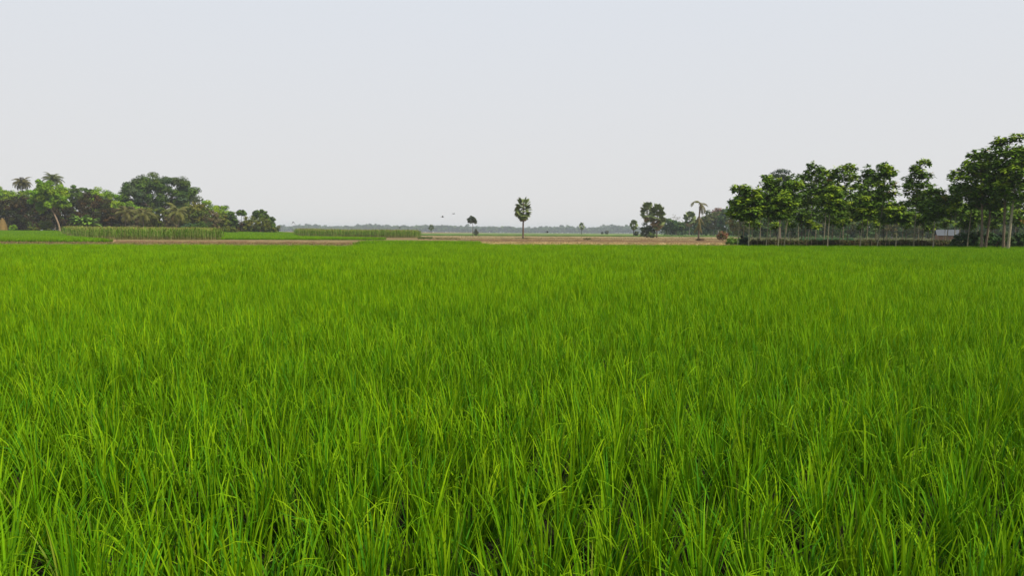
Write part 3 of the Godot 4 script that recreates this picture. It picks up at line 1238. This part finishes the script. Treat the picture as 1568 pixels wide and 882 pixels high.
func build_grove() -> void:
	var lush := [Color(0.15, 0.27, 0.012), Color(0.12, 0.23, 0.012), Color(0.18, 0.29, 0.014)]
	var mango := [Color(0.034, 0.032, 0.008), Color(0.048, 0.034, 0.010), Color(0.055, 0.036, 0.012), Color(0.030, 0.038, 0.008)]
	var deep := [Color(0.05, 0.09, 0.014), Color(0.07, 0.125, 0.014), Color(0.09, 0.15, 0.014)]
	var olive := [Color(0.10, 0.13, 0.014), Color(0.125, 0.135, 0.018), Color(0.085, 0.115, 0.014)]
	var dull := [Color(0.12, 0.105, 0.045), Color(0.10, 0.10, 0.04), Color(0.14, 0.11, 0.05)]
	shed("tin roofed hut cut off by the left border behind the straw stack", spot(-22, 246), 0.2, 10.0, 5.0, 3.0, 5.2, Color(0.3, 0.25, 0.2), Color(0.5, 0.56, 0.62))
	haystack(6, 216, 333, 10.5)
	# back row
	tree("leafy_tree", "bright green tree top at the left border above the dark mango trees", 8, 262, 286, 66, 330, lush, {"clumps": 40})
	feather_palm("left one of the two coconut palms above the grove, a loose dull crown", 38, 268, 273.5, 23, {"lean": 1.0, "col": Color(0.07, 0.07, 0.025), "tip": Color(0.12, 0.11, 0.03), "fronds": 32, "hang": 0.3, "droop": -0.4})
	feather_palm("right one of the two coconut palms, standing behind the bright leaning tree", 86, 262, 267.5, 26, {"fronds": 34, "hang": 0.3, "droop": -0.3})
	tree("leafy_tree", "dark pointed tree rising between the leaning tree and the bright green tree", 124, 258, 284, 32, 320, deep, {"clumps": 24})
	tree("leafy_tree", "small dark round tree beside the pointed tree, above the mango row", 146, 262, 290, 16, 315, deep, {"clumps": 14})
	tree("leafy_tree", "bright green tree to the left of the huge rain tree", 163, 250, 287, 44, 335, lush, {"clumps": 32})
	tree("rain_tree", "huge dark spreading rain tree, tallest of the left grove", 245, 262, 267, 106, 338, deep + [Color(0.06, 0.09, 0.035)], {"full": 1.5, "clumps": 96, "per": 250, "trunk": 0.075, "deep": 11.0, "hollow": 0.6, "limbs": 24, "flat": 0.75, "low": -0.7})
	tree("leafy_tree", "low bright green tree under the left side of the rain tree", 196, 240, 308, 54, 345, lush, {"clumps": 30})
	tree("leafy_tree", "bright green tree stepping down at the right of the rain tree", 326, 246, 308, 52, 352, lush, {"clumps": 38, "low": -1.0})
	tree("leafy_tree", "dark olive tree under the right side of the rain tree", 298, 238, 309, 46, 352, olive, {"clumps": 34, "low": -1.0})
	tree("leafy_tree", "dark green tree that ends the grove on its right", 354, 244, 324, 22, 356, deep, {"clumps": 18, "low": -1.0})
	tree("leafy_tree", "narrow green tree between the last dark tree and the bright stepping tree", 341, 236, 325, 20, 356, olive, {"clumps": 16, "low": -1.0})
	# dark mango row
	tree("mango_tree", "dark brownish mango tree at the left border behind the straw stack", 14, 236, 302, 56, 356, mango, {"clumps": 36, "low": -1.0})
	tree("mango_tree", "dark mango tree left of the pale leaning trunk", 52, 232, 299, 60, 356, mango, {"clumps": 40, "low": -1.0})
	tree("mango_tree", "dark mango tree directly behind the pale leaning trunk", 92, 238, 306, 40, 356, mango, {"clumps": 26, "low": -1.0})
	tree("mango_tree", "widest dark brown mango tree, behind the banana clump", 140, 232, 297, 66, 356, mango, {"clumps": 46, "low": -1.0})
	tree("mango_tree", "dark mango tree between the banana clump and the yellowish coconut palms", 178, 230, 317, 36, 356, mango, {"clumps": 26, "low": -1.0})
	tree("leafy_tree", "bright green tree on a pale crooked leaning trunk", 93, 214, 277, 50, 332, lush, {"lean": -11.0, "bend": 1.05, "sway": 2.5, "bark": Color(0.36, 0.27, 0.19), "trunk": 0.036, "clumps": 50, "per": 190, "hollow": 0.1, "flat": 0.9})
	# under the rain tree
	tree("leafy_tree", "round grey-green bush-like tree between two yellowish coconut palms", 243, 226, 318, 44, 357, olive, {"clumps": 30, "low": -1.0})
	tree("leafy_tree", "dry tan tree beside the yellow coconut palm under the rain tree", 263, 222, 323, 20, 356, dull, {"clumps": 16, "low": -1.0})
	tree("leafy_tree", "dull brownish tree behind the middle of the tall maize", 212, 232, 316, 40, 356, dull, {"clumps": 24, "low": -1.0})
	feather_palm("yellowish coconut palm nearest the mango row, behind the maize", 194, 220, 318, 28, {"col": Color(0.05, 0.07, 0.012), "tip": Color(0.14, 0.12, 0.03), "fronds": 16})
	feather_palm("yellowish coconut palm between the brownish tree and the grey-green round tree", 221, 218, 320, 30, {"col": Color(0.05, 0.075, 0.012), "tip": Color(0.15, 0.14, 0.03), "fronds": 16})
	feather_palm("coconut palm with drooping yellow fronds below the right half of the rain tree", 274, 216, 316, 32, {"col": Color(0.055, 0.085, 0.015), "tip": Color(0.18, 0.17, 0.03), "fronds": 18})
	tree("leafy_tree", "brown twiggy tree in front of the bright stepping tree", 326, 228, 322, 24, 357, dull, {"clumps": 14, "per": 70})
	shrub("leafy_shrub", "blue-green low shrub at the right end of the maize", 290, 216, 341, 22, [Color(0.05, 0.10, 0.045)])
	shrub("leafy_shrub", "dark shrub behind the right corner of the tall maize", 310, 214, 338, 30, deep)
	shrub("leafy_shrub", "low green shrub at the foot of the last grove tree", 355, 222, 346, 22, olive)
	shrub("leafy_shrub", "small bright plant just right of the straw stack", 21, 214, 344, 12, lush)
	shrub("leafy_shrub", "low green plant between the straw stack and the leaning trunk", 52, 214, 346, 14, olive)
	shrub("leafy_shrub", "pale leafy shrub left of the leaning trunk", 72, 216, 336, 22, olive)
	banana("clump of banana plants with broad bright leaves at the maize corner", 126, 194, 324, 9, 2.0, Color(0.15, 0.27, 0.03))
	# detached group right of the grove
	tree("leafy_tree", "thin tree with a small flat dark crown, apart from the grove", 371, 262, 321, 15, 333, deep, {"clumps": 12, "per": 70, "trunk": 0.025, "bark": Color(0.3, 0.27, 0.22), "leaf": 0.55})
	tree("leafy_tree", "dark tree on top of the small detached thicket", 399, 258, 321, 22, 340, deep, {"clumps": 18})
	tree("leafy_tree", "dark round tree at the right end of the detached thicket", 413, 262, 332, 18, 357, deep, {"clumps": 16, "low": -1.0})
	shrub("leafy_shrub", "left grey-green half of the detached thicket", 382, 252, 331, 27, olive, {"clumps": 26, "leaf": 0.5})
	shrub("leafy_shrub", "pale middle bush of the detached thicket", 403, 250, 333, 24, olive, {"clumps": 22, "leaf": 0.5})
	shrub("leafy_shrub", "low tail of the detached thicket on its right", 419, 262, 347, 14, lush, {"clumps": 10})
	var u := thing("undergrowth", "dark tangle of bushes along the foot of the left grove", "undergrowth", Vector3.ZERO)
	tag(u, "", "", "", "stuff")
	var ur := RandomNumberGenerator.new()
	ur.seed = 19
	var us := Soup.new()
	for i in 70:
		var p := spot(lerpf(-90.0, 362.0, i / 69.0), ur.randf_range(244.0, 275.0))
		crown_soup(us, ur, p + Vector3(0, 2.4, 0), Vector3(3.4, 2.6, 2.0), 12, 60, 0.6, mango + deep, 0.8, 0.3, -1.0)
	for i in 16:
		var p := spot(lerpf(366.0, 422.0, i / 15.0), ur.randf_range(258.0, 266.0))
		crown_soup(us, ur, p + Vector3(0, 1.5, 0), Vector3(2.2, 1.6, 1.5), 10, 50, 0.5, olive + deep, 0.8, 0.3, -1.0)
	part("foliage", us.mesh(leaf_mat), u).set_meta("kind", "stuff")
	tree("leafy_tree", "bright green tree between the two coconut palms of the grove", 58, 268, 288, 40, 335, lush, {"clumps": 28})
	tree("leafy_tree", "bright green tree wholly at the left edge, taller than the mango trees", -14, 256, 282, 50, 335, lush, {"clumps": 30})
	# back fill of the grove, seen through its gaps
	for q in [[30, 290, 297, 70], [75, 288, 294, 60], [115, 292, 298, 70], [170, 290, 300, 60], [205, 292, 310, 70], [285, 288, 318, 60]]:
		tree("leafy_tree", "dark tree deep inside the left grove, mostly hidden", q[0], q[1], q[2], q[3], 357, deep, {"clumps": 30, "low": -1.0, "group": "hidden trees inside the left grove"})


func build_middle() -> void:
	var r := RandomNumberGenerator.new()
	r.seed = 70
	for k in 4:
		fans.append(fan_leaf(r, Color(0.15, 0.195, 0.06), 1.0, 0.75).mesh(palm_mat))
		dry_fans.append(fan_leaf(r, Color(0.24, 0.17, 0.07), 1.0, 0.7).mesh(palm_mat))
	var dark := [Color(0.05, 0.065, 0.035), Color(0.06, 0.075, 0.035)]
	fan_palm("tall lone fan palm standing on the tilled soil in the centre", 801, 166, 304.5, 25, 338, {"fronds": 46, "gap": 0.80, "bark": Color(0.20, 0.13, 0.10)})
	tree("slender_tree", "thin tree with a small dark crown left of the lone palm", 724, 264, 330.5, 16, 344, dark, {"low": -0.9, "clumps": 14, "per": 60, "trunk": 0.03, "leaf": 0.45, "hollow": 0.2, "bark": Color(0.2, 0.17, 0.13)})
	shrub("leafy_shrub", "small dark bush at the foot of the thin tree", 729, 262, 350.5, 8, dark, {"leaf": 0.4, "clumps": 8, "per": 50})
	fan_palm("far small fan palm against the tree line right of the lone palm", 890.5, 420, 342, 8.5, 352, {"fronds": 26, "fat": 0.8, "bark": Color(0.1, 0.09, 0.08)})
	fan_palm("hazy far fan palm just right of the low maize stand", 660.5, 470, 345, 8.0, 353, {"fronds": 22, "fat": 0.7, "bark": Color(0.12, 0.1, 0.09)})
	fan_palm("small grey fan palm with a second stem, left of the palm pair", 970, 300, 338.5, 12, 352, {"fronds": 34, "bark": Color(0.14, 0.12, 0.1)})
	shrub("leafy_shrub", "tiny dark bush below the small grey fan palm", 974, 298, 354, 7, dark, {"clumps": 7, "per": 40})
	shrub("leafy_shrub", "far dark round bush on the green land, right one of two", 928.5, 560, 353.0, 6, dark, {"clumps": 7, "per": 40, "leaf": 0.7})
	shrub("leafy_shrub", "far dark round bush on the green land, left one of two", 922, 540, 354.8, 4, dark, {"clumps": 6, "per": 30, "leaf": 0.7})
	fan_palm("left and taller palm of the fan palm pair", 990, 238, 311.5, 20, 340, {"fronds": 40, "dry": 0.3})
	fan_palm("right palm of the fan palm pair, with a brown skirt of dead leaves", 1005.5, 230, 315, 24, 352, {"fronds": 54, "dry": 0.42})
	shrub("leafy_shrub", "round dark bush wrapped round the foot of the left pair palm", 991, 232, 341, 22, [Color(0.05, 0.075, 0.03), Color(0.06, 0.09, 0.03)], {"clumps": 26, "leaf": 0.45})
	shrub("leafy_shrub", "small bright bush between the feet of the palm pair", 997, 226, 356, 12, [Color(0.08, 0.13, 0.03)], {"clumps": 10, "leaf": 0.4})
	fan_palm("fan palm with a dusty crown left of the drooping date palm", 1055, 330, 326, 19, 346, {"fronds": 30, "dry": 0.35, "bark": Color(0.33, 0.3, 0.26), "fat": 0.85})
	# the drooping date palm: few long hanging fronds
	var o := thing("date_palm", "half bare palm with a few long drooping fronds", "palm tree", spot(1069, 146))
	var h := rise(1069, 312, 146)
	var ts := Soup.new()
	var pts := []
	var radii := []
	for i in 14:
		var t := i / 13.0
		pts.append(Vector3(0.25 * t * t + 0.05 * sin(t * 6.0), h * t, 0))
		radii.append(lerpf(0.17, 0.12, t) * (1.5 if i == 0 else 1.0) * (1.12 if i % 2 else 1.0))
	ts.tube(pts, radii, Color(0.17, 0.13, 0.10), 9, 0.06)
	part("trunk", ts.mesh(bark_mat), o)
	var top := Vector3(0.25, h, 0)
	# [turn, pitch, length, bend, kind]
	for q in [[3.05, 1.05, 2.5, 3.1, 0], [3.3, 1.15, 2.2, 3.0, 0], [2.8, 1.2, 1.8, 2.6, 0], [0.1, 0.35, 1.9, 1.5, 1], [-0.35, -0.5, 2.2, 1.2, 1], [0.35, -0.9, 2.4, 0.7, 1], [1.6, 0.9, 1.2, 2.4, 0], [4.6, 0.8, 1.3, 2.4, 0], [0.6, -1.05, 2.0, 0.5, 1]]:
		var col := Color(0.11, 0.13, 0.04) if q[4] == 0 else Color(0.10, 0.10, 0.06)
		var f := part("frond", pinnate(r, 1.0, q[3], col, Color(0.17, 0.16, 0.05), 0.24, 1.0, 26).mesh(palm_mat), o)
		f.transform = Transform3D((Basis(Vector3.UP, q[0]) * Basis(Vector3.BACK, q[1])).scaled(Vector3.ONE * q[2]), top)
	for i in 10:
		# dead fronds hanging round the lower stem
		var a := i * 2.4
		var f := part("dead_frond", pinnate(r, 1.0, 0.4, Color(0.13, 0.10, 0.04), Color(0.17, 0.16, 0.045), 0.24, 0.9, 20).mesh(palm_mat), o)
		f.transform = Transform3D((Basis(Vector3.UP, a) * Basis(Vector3.BACK, -1.0 + 0.25 * sin(i))).scaled(Vector3.ONE * (1.7 + 0.4 * sin(i * 1.7))), Vector3(0.12, h * (0.42 + 0.03 * i), 0))
	shrub("leafy_shrub", "low weeds round the foot of the lone palm", 803, 165, 363.5, 26, [Color(0.10, 0.12, 0.03), Color(0.15, 0.13, 0.05)], {"clumps": 12, "per": 30, "leaf": 0.16})
	shrub("leafy_shrub", "two small dark weeds on the tilled soil right of the lone palm", 900, 150, 363.5, 13, [Color(0.07, 0.08, 0.025)], {"clumps": 9, "per": 22, "leaf": 0.16})
	# birds over the fields
	bird("lower bird of the pair flying left of the thin tree", 678, 332.5, 95, 0.75, 0.3, 0.55)
	bird("upper bird of the pair flying left of the thin tree", 695, 327.5, 105, 0.8, 0.5, 0.25)
	bird("bird with wings bent down above the left end of the low maize", 450, 340, 100, 0.8, 1.35, -0.9)
	bird("dark gliding bird just above the right end of the low maize", 612.5, 348.5, 90, 0.8, 0.15, -0.25)
	bird("dark low flying bird right of the lone palm, before the far trees", 838, 356, 85, 0.75, 0.1, 0.5)


func build_right_wood() -> void:
	var deep := [Color(0.055, 0.10, 0.03), Color(0.07, 0.13, 0.03), Color(0.05, 0.10, 0.035)]
	var dull := [Color(0.11, 0.13, 0.035), Color(0.13, 0.125, 0.04), Color(0.09, 0.12, 0.03)]
	var lush := [Color(0.08, 0.14, 0.03), Color(0.065, 0.12, 0.03)]
	var hazy_bark := Color(0.34, 0.31, 0.27)
	var one := {"clumps": 26, "low": -0.9, "bark": hazy_bark, "trunk": 0.03}
	tree("leafy_tree", "dark green tree just right of the palm pair", 1022, 345, 334, 30, 355, deep, one)
	tree("leafy_tree", "bright topped tree between the palm pair and the dusty fan palm", 1036, 350, 338, 22, 355, lush, one)
	tree("leafy_tree", "tree half behind the dusty fan palm", 1046, 355, 341, 20, 355, deep, one)
	tree("bare_tree", "grey leafless tree top above the wood right of the palm pair", 1034, 372, 328, 20, 352, [Color(0.2, 0.18, 0.16)], {"clumps": 12, "per": 12, "leaf": 0.5, "trunk": 0.03, "bark": Color(0.26, 0.23, 0.2)})
	tree("leafy_tree", "dark tree behind the stem of the drooping palm", 1075, 345, 334, 34, 355, deep, one)
	tree("leafy_tree", "dull olive tree right of the drooping palm", 1092, 330, 323, 34, 355, dull, one)
	tree("leafy_tree", "reddish twiggy tree top above the wood beside the plantation", 1099, 352, 318, 30, 340, [Color(0.19, 0.12, 0.10), Color(0.16, 0.11, 0.09)], {"clumps": 14, "per": 60, "bark": hazy_bark})
	tree("leafy_tree", "blue-green tree next to the plantation's left end", 1112, 322, 320, 30, 356, deep, one)
	tree("leafy_tree", "tall blue-green dome rising behind the plantation's left part", 1192, 190, 259, 34, 320, [Color(0.04, 0.065, 0.035), Color(0.05, 0.075, 0.035)], {"clumps": 30})
	tree("bare_tree", "pinkish bare tree seen between the plantation crowns", 1365, 240, 305, 40, 345, [Color(0.22, 0.16, 0.13)], {"clumps": 16, "per": 22, "bark": hazy_bark, "leaf": 0.4})
	var x := 1132.0
	var i := 0
	while x < 1600.0:
		tree("leafy_tree", "dark tree of the wood behind the plantation, seen between its stems", x, 190 + (i * 37) % 60, 322 + (i * 13) % 16, 38, 364, deep if i % 3 else dull, {"clumps": 22, "low": -1.0, "per": 100, "bark": hazy_bark, "trunk": 0.03, "group": "dark trees behind the plantation"})
		x += 15.0
		i += 1
	var u := thing("undergrowth", "dark tangle of bushes behind the plantation stems", "undergrowth", Vector3.ZERO)
	tag(u, "", "", "", "stuff")
	var ur := RandomNumberGenerator.new()
	ur.seed = 29
	var us := Soup.new()
	for k in 90:
		var p := spot(lerpf(1020.0, 1660.0, k / 89.0), 350.0 - 90.0 * smoothstep(1080.0, 1180.0, lerpf(1020.0, 1660.0, k / 89.0)) + ur.randf_range(0.0, 40.0))
		crown_soup(us, ur, p + Vector3(0, 2.6, 0), Vector3(4.0, 2.8, 2.0), 12, 50, 0.7, deep, 0.8, 0.3, -1.0)
	part("foliage", us.mesh(leaf_mat), u).set_meta("kind", "stuff")
	shrub("leafy_shrub", "rust coloured round bush on the bare soil left of the plantation", 1106, 150, 354, 17, [Color(0.22, 0.10, 0.055), Color(0.17, 0.09, 0.045), Color(0.14, 0.12, 0.04)], {"clumps": 30, "per": 50, "leaf": 0.22})
	shrub("leafy_shrub", "low bright green bush at the left foot of the plantation", 1124, 92, 364, 24, [Color(0.10, 0.19, 0.03), Color(0.13, 0.22, 0.03)], {"clumps": 18, "leaf": 0.2})


func build_plantation() -> void:
	# [foot column, depth, top row, width, underside row, lean, bright, label]
	var front := [
		[1130, 69, 283, 40, 336, 2, 0.3, "leftmost plantation tree, its dark rounded crown edging the open sky"],
		[1146, 68, 287, 42, 338, 3, 0.5, "plantation tree with a yellowish tier, second from the left end"],
		[1174, 70, 268, 44, 334, 3, 0.2, "plantation tree with a straight pale stem below the blue-green dome"],
		[1191, 67, 293, 36, 336, 5, 0.6, "shorter plantation tree with a bright green top and a stem leaning right"],
		[1200, 69, 276, 40, 330, 6, 0.15, "dark plantation tree whose stem leans right beside the bright topped one"],
		[1237, 78, 249, 46, 322, 7, 0.3, "tall plantation tree whose narrow tip stands highest of the left half"],
		[1222, 84, 262, 50, 325, 0, 0.1, "dark broad plantation tree left of the narrow tipped one"],
		[1267, 66, 284, 34, 328, 3, 0.7, "plantation tree with a flat bright green top and a stout pale stem"],
		[1290, 76, 252, 50, 330, 0, 0.35, "broad tall plantation tree left of the middle gap in the skyline"],
		[1262, 80, 259, 34, 322, 0, 0.1, "dark plantation tree between the narrow tipped and the broad tall one"],
		[1318, 67, 298, 40, 335, 2, 0.55, "low plantation tree with bright tufts in front of the broad tall crowns"],
		[1326, 79, 254, 44, 326, -1, 0.2, "tall plantation tree with a dark flat top beside the broad tall one"],
		[1344, 67, 249, 40, 322, 6, 0.2, "tall plantation tree with a long bare pale stem left of the tall sky gap"],
		[1370, 66, 316, 36, 341, 0, 0.5, "short plantation tree with a light green cap below the sky gap"],
		[1399, 70, 244, 42, 322, 3, 0.3, "narrow tall plantation tree standing alone between two sky gaps"],
		[1429, 66, 288, 42, 340, 1, 0.35, "plantation tree with a thin pale stem in front of the tin roofed shed"],
		[1462, 76, 282, 48, 334, -2, 0.1, "dark plantation tree behind the shed, left of the tallest group"],
		[1502, 64, 230, 84, 322, -8, 0.25, "broad plantation tree that starts the tallest group on the right"],
		[1482, 67, 236, 58, 312, 4, 0.3, "broad crowned plantation tree on the left flank of the tallest group"],
		[1538, 62, 206, 60, 300, -6, 0.35, "tallest plantation tree, its bright narrow tip above the thick double stem"],
		[1543, 61, 224, 64, 312, 8, 0.15, "plantation tree with a thick pale stem close beside the tallest one"],
		[1508, 66, 262, 60, 326, 6, 0.2, "plantation tree with a thick brown stem under the tallest group"],
		[1584, 62, 204, 62, 312, -4, 0.2, "tall plantation tree cut off by the right border"],
	]
	for q in front:
		var stout: bool = q[0] > 1500
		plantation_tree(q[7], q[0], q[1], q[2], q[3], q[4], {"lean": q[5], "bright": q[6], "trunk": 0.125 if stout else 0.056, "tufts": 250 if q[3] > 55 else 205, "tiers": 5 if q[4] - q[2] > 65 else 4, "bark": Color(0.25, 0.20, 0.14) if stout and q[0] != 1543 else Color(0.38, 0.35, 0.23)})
	var r := RandomNumberGenerator.new()
	r.seed = 17
	for i in 20:
		var px := 1140.0 + i * 22.0 + r.randf_range(-5, 5)
		plantation_tree("dark plantation tree of the rear rows, half hidden by the front ones", px, r.randf_range(82, 112), r.randf_range(292, 312), r.randf_range(32, 44), r.randf_range(336, 344), {"tufts": 100, "bright": 0.12, "leaf": 0.46, "group": "plantation trees of the rear rows"})
	for i in 12:
		var px := 1150.0 + i * 33.0 + r.randf_range(-9, 9)
		plantation_tree("low young plantation tree with leaves near the ground under the tall crowns", px, r.randf_range(70, 90), r.randf_range(328, 342), r.randf_range(16, 26), r.randf_range(348, 352), {"tufts": 26, "tiers": 2, "bright": 0.7, "trunk": 0.04, "group": "young trees under the plantation"})
	for px in [1226.0, 1286.0, 1352.0, 1412.0, 1484.0, 1520.0, 1556.0]:
		plantation_tree("thin dark plantation stem with a small low crown between the pale stems", px, 72, 320, 30, 345, {"tufts": 50, "tiers": 2, "bright": 0.1, "trunk": 0.05, "bark": Color(0.13, 0.11, 0.08), "group": "dark thin stems between the pale ones"})


func build_small_things() -> void:
	# hedge under the plantation
	var r := RandomNumberGenerator.new()
	r.seed = 23
	var o := thing("hedge", "low olive hedge along the rice under the plantation stems", "hedge", spot(1150, 71))
	var cs := Soup.new()
	var ts := Soup.new()
	var from := o.position
	for i in 190:
		var px := lerpf(1150.0, 1462.0, i / 189.0)
		var p := spot(px, 71.0 + r.randf_range(-0.3, 0.5)) - from
		ts.tube([p, p + Vector3(r.randf_range(-0.1, 0.1), 0.5, 0)], [0.012, 0.008], Color(0.14, 0.11, 0.07), 4)
		crown_soup(cs, r, p + Vector3(0, 0.58, 0), Vector3(0.3, 0.5, 0.35), 6, 28, 0.13, [Color(0.06, 0.065, 0.022), Color(0.075, 0.085, 0.025), Color(0.085, 0.07, 0.03)], 0.9, 0.2, -1.0)
	part("stem", ts.mesh(bark_mat), o).set_meta("kind", "stuff")
	part("foliage", cs.mesh(leaf_mat), o)
	shrub("leafy_shrub", "dark dense shrub where the hedge begins at the plantation's left end", 1139, 70, 361, 14, [Color(0.035, 0.055, 0.03), Color(0.03, 0.06, 0.035)], {"clumps": 18, "leaf": 0.16})
	for q in [[1470, 356, 26], [1489, 354, 24], [1520, 357, 30], [1552, 356, 30], [1578, 355, 30]]:
		shrub("leafy_shrub", "dark green thicket bush at the feet of the tallest plantation trees", q[0], 68, q[1], q[2], [Color(0.035, 0.075, 0.02), Color(0.04, 0.085, 0.022)], {"clumps": 20, "leaf": 0.2, "group": "thicket bushes on the right"})
	# thin stakes in front of the hedge
	var ss := Soup.new()
	ss.tube([Vector3.ZERO, Vector3(0.01, 0.5, 0), Vector3(0.0, 1.0, 0.01)], [0.022, 0.02, 0.016], Color(0.26, 0.22, 0.15), 6, 0.05)
	var stake := ss.mesh(bark_mat)
	for i in 34:
		var px := 1152.0 + i * 9.2 + r.randf_range(-3.0, 3.0)
		var st := single("stake", stake)
		st.position = spot(px, 69.9 + r.randf_range(-0.3, 0.3))
		st.scale = Vector3(1, r.randf_range(0.75, 1.1), 1)
		st.rotation = Vector3(r.randf_range(-0.05, 0.05), r.randf() * TAU, r.randf_range(-0.05, 0.05))
		tag(st, "thin pale stake standing in the row along the low hedge", "stake", "stakes along the hedge")
	# green bed behind the hedge
	var bed := thing("vegetable_bed", "blue-green leafy crop seen through the stems behind the hedge", "crop", Vector3.ZERO)
	tag(bed, "", "", "", "stuff")
	tufts(bed, 1225, 1306, 112, 150, 2600, 0.85, Color(0.035, 0.10, 0.045), Color(0.07, 0.15, 0.06), 31, 0.12)
	var meadow := thing("meadow_grass", "dull green grass strip behind the hedge near the shed", "grass", Vector3.ZERO)
	tag(meadow, "", "", "", "stuff")
	tufts(meadow, 1300, 1600, 84, 165, 5000, 0.4, Color(0.07, 0.10, 0.035), Color(0.12, 0.14, 0.05), 32, 0.05)
	tufts(meadow, 1140, 1320, 76, 112, 2600, 0.35, Color(0.08, 0.085, 0.035), Color(0.14, 0.13, 0.06), 33, 0.05)
	shed("low tin roofed shed with brown walls behind the plantation stems", spot(1449, 168), -0.35, 4.4, 3.4, 1.55, 2.75, Color(0.22, 0.13, 0.08), Color(0.085, 0.095, 0.11))
	# mound at the foot of the drooping palm
	var m := thing("earth_mound", "small dark earth mound with weeds at the foot of the drooping palm", "mound", spot(1072, 143))
	var es := Soup.new()
	es.tube([Vector3(0, -0.05, 0), Vector3(0, 0.18, 0), Vector3(-0.1, 0.36, 0), Vector3(-0.2, 0.46, 0)], [1.0, 0.8, 0.45, 0.05], Color(0.10, 0.065, 0.04), 14, 0.14)
	part("soil", es.mesh(clod_mat), m)
	var ws := Soup.new()
	for i in 120:
		ws.blade(Vector3(r.randf_range(-0.9, 0.9), 0.1, r.randf_range(-0.6, 0.6)), r.randf() * TAU, r.randf_range(0.0, 0.7), r.randf_range(0.25, 0.7), 0.06, 0.9, vary(Color(0.10, 0.06, 0.035), r, 0.3), vary(Color(0.11, 0.10, 0.04), r, 0.3), 3)
	part("weeds", ws.mesh(crop_mat), m).set_meta("kind", "stuff")
	# clods and stubble on the bare soil
	var c := thing("soil_clods", "lumps of dry earth scattered over the tilled strips", "soil", Vector3.ZERO)
	tag(c, "", "", "", "stuff")
	clods(640, 1150, 92, 150, 4200, 0.11, [Color(0.22, 0.14, 0.08), Color(0.36, 0.25, 0.14), Color(0.13, 0.085, 0.05)], c, 71)
	clods(170, 560, 76, 122, 3200, 0.10, [Color(0.22, 0.14, 0.08), Color(0.36, 0.25, 0.14), Color(0.13, 0.085, 0.05)], c, 72)
	clods(650, 1140, 150, 280, 3600, 0.16, [Color(0.24, 0.16, 0.09), Color(0.40, 0.29, 0.17)], c, 73)
	var g := thing("stubble_grass", "dry stubble and weeds on the bare strips", "grass", Vector3.ZERO)
	tag(g, "", "", "", "stuff")
	tufts(g, 640, 1150, 86, 110, 2600, 0.26, Color(0.24, 0.19, 0.08), Color(0.38, 0.30, 0.14), 81)
	tufts(g, 640, 1150, 150, 284, 2200, 0.28, Color(0.16, 0.15, 0.06), Color(0.30, 0.25, 0.11), 82, 0.05)
	tufts(g, -60, 560, 78, 92, 1800, 0.22, Color(0.14, 0.14, 0.05), Color(0.30, 0.24, 0.10), 83)
	tufts(g, 640, 662, 168, 184, 160, 0.5, Color(0.05, 0.09, 0.02), Color(0.10, 0.15, 0.03), 84, 0.06)
	tufts(g, 640, 705, 150, 168, 260, 0.28, Color(0.06, 0.10, 0.02), Color(0.12, 0.15, 0.03), 85, 0.05)
